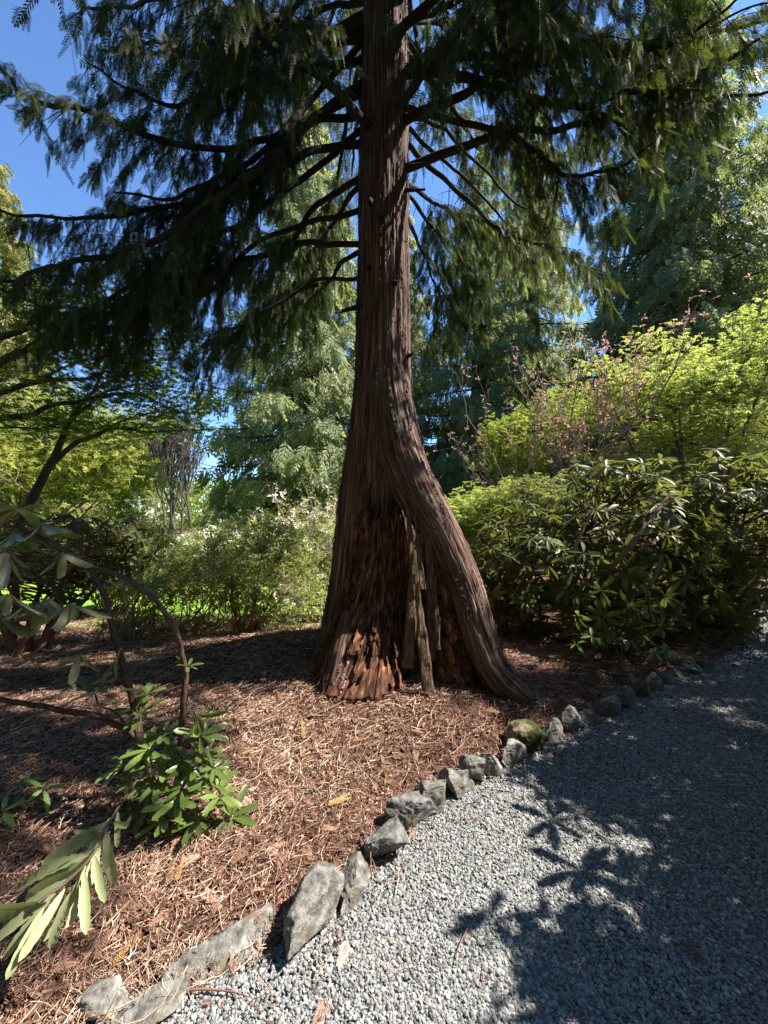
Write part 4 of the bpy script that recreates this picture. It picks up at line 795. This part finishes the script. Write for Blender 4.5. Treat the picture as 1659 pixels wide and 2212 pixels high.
leaf_cluster(FRH, [(206, 1498, 2.08, (0, -.1, 1), .12, 9), (262, 1272, 2.3, (0, 0, 1), .12, 9), (312, 1274, 2.35, (.2, -.2, 1), .13, 10), (300, 1545, 2.12, (.1, -.2, 1), .12, 10), (318, 1500, 2.15, (.1, 0, 1), .10, 9),
                   (400, 1700, 2.0, (.1, -.3, 1), .13, 11), (308, 1752, 1.98, (-.1, -.2, 1), .11, 9), (330, 1712, 2.0, (0, -.3, 1), .10, 8), (352, 1590, 2.1, (.2, -.2, 1), .11, 9), (270, 1650, 2.1, (-.3, -.2, 1), .11, 9),
                   (375, 1640, 2.08, (.3, -.1, 1), .11, 9), (345, 1655, 2.05, (.1, -.3, 1), .11, 9), (440, 1630, 2.1, (.4, -.2, .8), .09, 8), (460, 1660, 2.05, (.4, -.2, .8), .09, 8), (500, 1765, 2.0, (.2, -.3, 1), .12, 10), (455, 1690, 2.05, (.3, -.3, 1), .11, 9),
                   (360, 1770, 1.95, (0, -.3, 1), .11, 9), (425, 1775, 1.95, (0, -.3, 1), .11, 9), (255, 1745, 2.1, (-.3, 0, .8), .10, 8), (405, 1440, 2.1, (.3, 0, .8), .08, 6), (325, 1620, 2.05, (-.2, -.3, 1), .12, 9), (290, 1690, 2.0, (-.3, -.3, 1), .11, 9), (420, 1660, 2.08, (.3, -.1, 1), .12, 9), (380, 1735, 1.95, (.1, -.4, 1), .12, 10), (475, 1720, 2.0, (.4, -.3, 1), .11, 9), (340, 1690, 2.0, (0, -.4, 1), .12, 9), (432, 1590, 2.08, (.4, -.1, .6), .12, 8), (250, 1465, 2.15, (-.4, -.2, .5), .13, 7), (230, 1480, 2.15, (-.5, -.2, .3), .12, 6)], 'rhodo_near', up=.55, droop=.15)
leaf_cluster(FRH, [(152, 1300, 1.84, (.2, -.1, -1), .16, 10), (20, 1280, 1.75, (-.1, -.2, -1), .17, 11), (40, 1100, 1.75, (-.1, .1, .8), .17, 11), (90, 1130, 1.85, (.4, 0, -.6), .15, 8), (130, 1190, 1.9, (.2, .2, -.6), .14, 7),
                   (425, 1545, 2.02, (.5, -.2, -.2), .12, 9), (170, 1410, 1.95, (-.2, 0, -.9), .15, 6), (20, 1190, 1.8, (-.4, 0, -.3), .15, 8), (60, 1300, 1.9, (.1, 0, -1), .16, 9), (105, 1290, 1.95, (-.2, .1, -1), .15, 9), (0, 1330, 1.8, (0, 0, -1), .15, 9), (30, 1150, 1.9, (.3, 0, -.8), .16, 9), (-20, 1090, 1.8, (.2, 0, .7), .16, 10)], 'rhodo_near', up=.45, droop=.55)
def hanging_leaves():
    """the low spray of long pale leaves at the lower left, each leaf placed by its base and tip"""
    L = [((240, 1765), (165, 1895)), ((255, 1752), (252, 1835)), ((235, 1775), (85, 1870)), ((215, 1815), (170, 1985)), ((190, 1850), (15, 1905)), ((185, 1870), (112, 2035)), ((150, 1900), (0, 1985)), ((140, 1920), (45, 2070)),
         ((120, 1930), (-30, 2040)), ((235, 1800), (225, 1880)), ((175, 1900), (160, 2000)), ((205, 1850), (220, 1945)), ((100, 1950), (-60, 1990)), ((165, 1880), (30, 1955)), ((150, 1930), (100, 2060)), ((245, 1775), (285, 1790)), ((225, 1800), (130, 1820)), ((95, 1960), (10, 2120)), ((200, 1835), (70, 1925)), ((230, 1790), (240, 1920)), ((180, 1880), (185, 2010)), ((150, 1915), (70, 2040)), ((215, 1830), (140, 1890)), ((110, 1945), (-10, 2080))]
    for i, ((u0, v0), (u1, v1)) in enumerate(L):
        Y0 = .80 * 1275 / (v0 - VH); Y1 = (.86 + rF.normal(0, .025)) * 1275 / (v1 - VH); Y1 = max(Y1, Y0 - .22); a, b = W(u0, v0, Y0), W(u1, v1, Y1); d = b - a; m = MB()
        up = np.array([.45, -.55, .7]) + rF.normal(0, .32, 3); place(m, *RHODO_NEAR, a[None], d[None], up[None], np.linalg.norm(d), np.array([rF.random()]), rng=rF, width=np.array([np.linalg.norm(d) * rF.uniform(.62, .8)])); m.build('hanging_leaf', M['rhodo_pale'], FRH, smoothed=True)
hanging_leaves()

# ---------------- low fresh green plants
def low_plant(px, label, seed, n=7, h=.22, L=.10, mat='fresh', tmpl=RHODO_FAR, arch=.5):
    b = G(*px); rng = np.random.default_rng(seed); t = thing('woodland_plant', b, label, 'plant', 'low leafy plants in the bed')
    P, tips, ax = [], [], []
    for i in range(n):
        az = 6.28 * i / n + rng.normal(0, .3); d = np.array([math.cos(az), math.sin(az), 0]); e = b + d * h * arch * rng.uniform(.5, 1.2) + [0, 0, h * rng.uniform(.7, 1.1)]; P.append(bezier(b - [0, 0, .02], b + (e - b) * .5 + [0, 0, h * .25], e, 6)); tips.append(e); ax.append(d * .5 + [0, 0, 1])
    V, F, bb = tubes(np.array(P), np.full((n, 6), .0025), 4); MB().add(V, F, .5, 0, bb).build('stems', M['azalea'], t, smoothed=True)
    m = MB(); whorls(m, np.array(tips), np.array(ax), rng, tmpl, 5, L, .2, .2); m.build('leaves', M[mat], t, smoothed=True)
low_plant((35, 1765), 'bright green pointed leaved plant low at the left side, in the shade', 431, 5, .14, .09, arch=.8)
low_plant((1265, 1432), 'pale green fan leaved plant under the broad rhododendron, nearest the trunk', 432, 6, .28, .10)
low_plant((1340, 1440), 'drooping dark leaved plant between two pale fan leaved ones', 433, 6, .3, .11, 'rhodo_near')
low_plant((1410, 1445), 'tall fresh green plant on thin stems beside the dark drooping one', 434, 6, .3, .10)
low_plant((1490, 1450), 'low bright star leaved plant at the path edge under the right rhododendron', 435, 3, .12, .12)
low_plant((700, 1425), 'small white edged leafy seedling just left of the stump', 436, 4, .12, .06)

# ---------------- maples
def pads(rng, c, r, n_pad, per, padr=.55, flat_=.10):
    cs = ellipsoid(rng, n_pad, c, r, .35); o = np.repeat(cs, per, 0); a = rng.random(len(o)) * 6.283; q = np.sqrt(rng.random(len(o))) * np.repeat(padr * rng.uniform(.6, 1.2, n_pad), per)
    return cs, o + np.stack([np.cos(a) * q, np.sin(a) * q, rng.normal(0, flat_, len(o)) - .22 * q * q], 1)
def maple(base_p, parts_, label, seed, leaf='maple', L=.07, per=70, padr=.6, n_main=10, r0=.03, stem='twig', name='maple_tree', group='maples in fresh leaf', tmpl=STAR3, nl=4, extra=None, cat='tree'):
    rng = np.random.default_rng(seed); t = thing(name, base_p, label, cat, group); cs, tips = [], []
    for n, c, r in parts_:
        a, b = pads(rng, c, r, n, per, padr); cs.append(a); tips.append(b)
    cs = np.concatenate(cs); tips = np.concatenate(tips)
    sets = stems_to(base_p, cs, rng, n_main, r0, .05, .25); m = stem_mesh(sets); idx = rng.choice(len(tips), len(tips) // 5, replace=False); ctr = np.repeat(cs, per, 0)[idx]
    P = np.stack([bezier(a, .5 * (a + b) + [0, 0, .04], b, 4) for a, b in zip(ctr, tips[idx])]); V, F, b_ = tubes(P, np.full((len(P), 4), r0 * .1), 3); m.add(V, F, .5, 0, b_); m.build('branches', M[stem], t, smoothed=True)
    f = MB(); whorls(f, tips, rng.normal(0, .3, tips.shape) + [0, 0, 1], rng, tmpl, nl, L, .0, .25, .25); f.build('leaves', M[leaf], t); return t
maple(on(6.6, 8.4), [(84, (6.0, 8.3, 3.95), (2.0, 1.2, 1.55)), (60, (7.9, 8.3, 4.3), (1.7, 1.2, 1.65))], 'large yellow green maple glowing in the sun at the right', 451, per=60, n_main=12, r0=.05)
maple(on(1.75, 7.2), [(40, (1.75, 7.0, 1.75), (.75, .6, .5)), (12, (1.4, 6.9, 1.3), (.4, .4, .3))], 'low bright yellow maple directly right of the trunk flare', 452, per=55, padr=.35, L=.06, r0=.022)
maple(on(3.0, 9.4), [(26, (3.05, 9.3, 3.2), (.75, .6, .85))], 'small green maple between the trunk and the pink budding tree', 453, 'maple_soft', per=60, padr=.4, L=.065, r0=.025)
maple(on(4.4, 9.6), [(30, (4.4, 9.6, 3.9), (1.0, .7, .8))], 'maple with thin pale yellow leaves behind the pink budding tree', 454, 'maple_soft', per=45, padr=.45, L=.065, r0=.025)
maple(on(3.0, 6.6), [(36, (2.9, 6.6, 1.9), (1.0, .6, .6))], 'fresh green shrub maple rising behind the rhododendrons', 455, 'azalea', per=45, padr=.35, L=.055, r0=.02, stem='twig_pale')
# the maple reaching in from the left: limbs traced, leaves in flat tiers
mb0 = on(-4.6, 5.2); LM = thing('maple_tree', mb0, 'dark limbed maple reaching in from the left with layered shaded leaves', 'tree', 'maples in fresh leaf')
LML = [([(40, 1150), (66, 1083), (109, 1000), (129, 951), (142, 918), (198, 855), (265, 809), (317, 789), (400, 770)], 5.2, (.06, .05, .03, .015, .006)), ([(142, 918), (190, 880), (240, 845), (300, 830), (380, 840)], 5.2, (.03, .02, .012, .006)), ([(119, 994), (165, 957), (215, 938), (251, 926), (331, 934), (440, 930)], 5.1, (.035, .028, .02, .012, .006)),
       ([(-60, 910), (0, 903), (66, 895), (116, 875), (198, 860), (281, 855), (347, 868)], 4.8, (.045, .04, .03, .02, .006)), ([(-60, 860), (0, 848), (83, 828), (165, 818), (248, 805), (330, 800)], 4.6, (.045, .035, .025, .012, .006)), ([(-60, 810), (0, 789), (43, 762), (116, 749), (182, 713), (260, 680)], 4.4, (.045, .04, .025, .012, .006)), ([(-60, 760), (0, 733), (66, 699), (126, 653), (200, 620)], 4.3, (.04, .035, .02, .008)),
       ([(-60, 922), (0, 922), (66, 922), (140, 914)], 4.8, (.02, .015, .01, .006)), ([(198, 855), (240, 780), (300, 720), (380, 690)], 5.1, (.02, .015, .01, .005)), ([(83, 828), (150, 790), (230, 770), (300, 765)], 4.6, (.018, .012, .008, .004)), ([(215, 938), (280, 905), (350, 890), (420, 890)], 5.1, (.016, .012, .008, .004)), ([(43, 762), (110, 715), (200, 680), (290, 640)], 4.4, (.018, .012, .008, .004))]
rM = np.random.default_rng(61); m = MB(); tipM = []
for px, Y, r in LML:
    P = spline([W(u, v, Y) for u, v in px], 40); P = P + (np.stack([vn(P * 4, k) for k in range(3)], -1) - .5) * .06
    V, F, b = tubes(P[None], np.interp(np.linspace(0, 1, 40), np.linspace(0, 1, len(r)), r)[None], 7); m.add(V, F, .5, 0, b)
    for k in range(16, 40, 1):
        for _ in range(2):
            q = P[k] + np.array([rM.normal(.1, .22), rM.normal(0, .3), rM.normal(.02, .09)]); V, F, b = tubes(bezier(P[k], .5 * (P[k] + q) + [0, 0, .03], q, 5)[None], np.array([[.004, .004, .003, .003, .002]]), 3); m.add(V, F, .5, 0, b); tipM.append(q)
m.build('limbs', M['far_bark'], LM, smoothed=True)
tipM = np.array(tipM); tipM = np.repeat(tipM, 5, 0) + rM.normal(0, 1, (5 * len(tipM), 3)) * [.15, .15, .035]
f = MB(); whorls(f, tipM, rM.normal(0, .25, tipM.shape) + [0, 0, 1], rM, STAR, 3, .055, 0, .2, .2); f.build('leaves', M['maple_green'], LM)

# ---------------- bare, budding and flowering trees
def grow(rng, p, d, L, r, lev, out, tips, ang=.55, up=.15, kids=3, wob=.12):
    n = 6; P = [np.array(p)]; dd = np.array(d, float)
    for k in range(n - 1):
        dd = norm(dd + rng.normal(0, wob, 3) + [0, 0, up * .3]); P.append(P[-1] + dd * L / (n - 1))
    P = np.array(P); out.append((P, np.linspace(r, r * .55, n)))
    if lev == 0: tips.append(P[-1]); tips.append(P[3]); return
    for k in range(kids):
        q = P[min(2 + k, n - 1)] if k < kids - 1 else P[-1]; nd = norm(dd + rng.normal(0, ang, 3) + [0, 0, up]); grow(rng, q, nd, L * rng.uniform(.55, .82), r * (.5 if k < kids - 1 else .62), lev - 1, out, tips, ang, up, kids, wob)
def twig_tree(name, base_p, label, seed, H, dirs, lev, kids, r0, bark, leafmat=None, tmpl=OVAL, L=.04, nl=3, leaf_name='leaves', ang=.55, up=.15, group=None, keep=1.0, cat='tree', extra=None, rep=1, scat=.05, rmin=.0025, wob=.12):
    rng = np.random.default_rng(seed); t = thing(name, base_p, label, cat, group); out, tips = [], []
    for d in dirs: grow(rng, np.array(base_p) - [0, 0, .05], norm(np.array(d, float)), H, r0, lev, out, tips, ang, up, kids, wob)
    m = MB(); V, F, b = tubes(np.array([a for a, _ in out]), np.array([np.maximum(c, rmin) for _, c in out]), 5); m.add(V, F, .5, 0, b); m.build('branches', M[bark], t, smoothed=True)
    tips = np.array(tips); tips = tips[rng.random(len(tips)) < keep]
    if leafmat and len(tips):
        tp = np.repeat(tips, rep, 0) + rng.normal(0, scat, (rep * len(tips), 3)); f = MB(); whorls(f, tp, rng.normal(0, .5, tp.shape) + [0, 0, .7], rng, tmpl, nl, L, .3, .1, .3); f.build(leaf_name, M[leafmat], t)
        if extra:
            g = MB(); k = rng.random(len(tips)) < extra[1]; q = tips[k]; whorls(g, np.repeat(q, 2, 0) + rng.normal(0, .04, (2 * len(q), 3)), rng.normal(0, .5, (2 * len(q), 3)) + [0, 0, 1], rng, OVAL, 5, extra[2], .5, 0, .15); g.build('blossoms', M[extra[0]], t)
    return t
twig_tree('budding_tree', on(3.35, 7.6), 'bare twiggy tree tipped with pinkish buds right of the trunk', 471, 2.25, [(-.4, 0, 1), (.1, .1, 1), (.3, -.1, 1), (-.1, -.2, 1)], 4, 3, .04, 'twig_pale', 'bud', OVAL, .06, 4, 'buds', ang=.42, up=.24, rmin=.004, rep=1, scat=.04)
twig_tree('budding_shrub', on(4.6, 7.2), 'dry pinkish brown twiggy shrub under the yellow green maple', 472, 1.15, [(-.7, 0, 1), (.7, 0, 1), (0, .2, 1), (-.3, -.2, .9), (.35, -.1, .8)], 4, 3, .02, 'twig_pale', 'bud', OVAL, .028, 2, 'buds', ang=.5, up=.1, keep=.3, cat='shrub', rmin=.004)
twig_tree('magnolia_tree', on(-1.1, 6.9), 'small tree with pale pink blossoms and fresh leaves left of the trunk', 473, 1.0, [(.1, 0, 1), (-.35, 0, 1), (.35, .1, 1), (-.1, .2, 1)], 4, 3, .024, 'twig_pale', 'spring', OVAL, .05, 3, 'leaves', ang=.45, up=.2, extra=('petal', .35, .06), keep=.8)
rB = np.random.default_rng(88); FG = 'thin woodland trees far beyond the lawn'
FARL = ['dark bare trunked tree, thickest of the far group', 'slim dark trunk in the far group, left of the thickest', 'slim dark trunk leaning right in the far group', 'ivy clad dark far trunk beside the weeping cedar', 'mossy yellow stained far trunk close to the weeping cedar']
for i, (u, Y, r, lab) in enumerate([(378, 30, .2, FARL[0]), (362, 31, .12, FARL[1]), (392, 31, .12, FARL[2]), (352, 29, .13, FARL[3]), (412, 30, .14, FARL[4])]):
    b = W(u, 1145, Y); b[2] = -.2; twig_tree('bare_tree', b, lab, 480 + i, 4.3, [(rB.normal(0, .05), 0, 1)], 4, 4, r, 'far_bark', None, ang=.5, up=.45, group=FG, wob=.07, rmin=.018)
for i, (u, Y) in enumerate([(205, 40), (240, 38), (268, 42), (292, 37), (318, 44), (335, 40), (225, 50), (300, 52)]):
    b = W(u, 1140, Y); b[2] = -.2
    twig_tree('birch_tree', b, 'pale thin trunked far tree in yellow green spring leaf beyond the lawn', 490 + i, 4.2 + rB.random() * 1.2, [(rB.normal(0, .05), 0, 1)], 4, 4, .06, 'far_bark_pale', 'spring', STAR3, .26, 3, ang=.42, up=.4, wob=.05, rmin=.012, group='far trees in yellow green spring leaf', rep=3, scat=.5)
# yellow catkin tree at the far left
twig_tree('flowering_maple', on(-9.2, 10.6), 'tree hung with yellow spring blossom at the left side', 499, 2.3, [(-.2, 0, 1), (.2, .1, 1), (0, -.1, 1)], 4, 4, .08, 'twig', 'spring', STAR3, .12, 4, 'blossom', ang=.55, up=.1, rep=3, scat=.16)

# a far wood closing the view, one mass
def far_wood():
    rng = np.random.default_rng(9); m = MB(); n = 26000; a = rng.uniform(-1.25, 1.3, n); R = rng.uniform(58, 72, n); h = 5 + 5.5 * fbm(np.stack([a * 14, 0 * a, 0 * a], 1), 3, 2); z = rng.random(n) ** .8 * h
    place(m, *STAR3, np.stack([np.sin(a) * R, np.cos(a) * R, z], 1), rng.normal(size=(n, 3)), rng.normal(size=(n, 3)) + [0, -.6, .6], rng.uniform(.5, 1.1, n), rng=rng); return m
tag(far_wood().build('far_woods', M['maple_soft']), 'far off wood closing the view beyond the lawn', 'woods', kind='stuff')

# ------------------------------------------------------------------ fallen sticks and dry sprays
SG = 'sticks fallen on the litter'
for px, r, lab in [([(283, 1925), (300, 1960), (335, 1995), (385, 2035), (432, 2060)], .006, 'brown crooked stick on the litter left of the largest slab'),
                   ([(90, 2155), (150, 2140), (220, 2132), (300, 2150)], .007, 'curved stick lying near the lower left corner of the bed'),
                   ([(805, 1820), (800, 1860), (803, 1930), (812, 1990)], .0035, 'thin pale twig hanging over the edging stone onto the gravel'),
                   ([(370, 2175), (440, 2172), (510, 2180), (560, 2200)], .004, 'dark twig lying across the gravel at the bottom of the photo'),
                   ([(1010, 2035), (990, 2080), (985, 2110)], .003, 'short bent twig lying on the open gravel'),
                   ([(470, 1990), (520, 1965), (560, 1955), (600, 1940)], .004, 'straight tan twig above the largest slab'),
                   ([(640, 1560), (700, 1540), (760, 1510), (830, 1480)], .006, 'long pale stick in front of the stump'),
                   ([(820, 1510), (870, 1480), (930, 1470), (1000, 1490)], .005, 'bowed dry twig at the foot of the split slabs'),
                   ([(590, 1500), (620, 1470), (660, 1440), (690, 1420)], .006, 'stick propped against the left foot of the stump'),
                   ([(1230, 1800), (1250, 1780), (1290, 1770)], .003, 'small twig in the shade of the path')]:
    P = np.array([G(u, v) for u, v in px]); P[:, 2] = np.maximum(P[:, 2], np.where(edge_dist(P[:, 0], P[:, 1]) < 0, .012, -1)) + r + .008
    if 'hanging over' in lab: P[0, 2] += .10; P[1, 2] += .09; P[2, 2] += .03
    V, F, b = tube1(P, (r, r * .9, r * .6, r * .3), 16, 6); o = MB().add(V, F, .5, 0, b).build('fallen_stick', M['stick'], smoothed=True, origin=P[0]); tag(o, lab, 'stick', SG)
DG = 'dry cedar sprays shed on the ground'
for u, v, L, az, lab in [(868, 1850, .17, .9, 'orange dry cedar spray between the dark lichen stained stone and gravel'), (655, 1600, .16, 1.6, 'golden dry spray standing up on the litter before the stump'), (705, 1750, .18, .3, 'yellow dry spray on the sunny litter above the edging'), (240, 2110, .17, 1.5, 'brown dry spray near the lower left corner'),
                         (1065, 1775, .10, .1, 'small orange spray on the gravel by the light stones'), (760, 1610, .18, .2, 'golden spray lying in front of the stump'), (845, 1705, .15, 2.4, 'greenish yellow spray lying beside the dark cracked stone'), (520, 1640, .14, .6, 'olive spray at the shade line on the litter'), (380, 1920, .15, 2.0, 'olive brown spray on the litter in the lower left')]:
    p = G(u, v, .03); m = MB(); up = .9 if 'standing' in lab else .12; rr = np.random.default_rng(int(u))
    for k in range(3): place(m, *STRAND, p[None], np.array([[math.cos(az) + rr.normal(0, .25), math.sin(az) + rr.normal(0, .25), up]]), np.array([[rr.normal(0, .25), -.3, 1.0]]), L * .8 * rr.uniform(.6, 1.1), np.array([rr.random()]), rng=rr)
    tag(m.build('fallen_frond', M['dry_frond'], origin=p), lab, 'dry spray', DG)
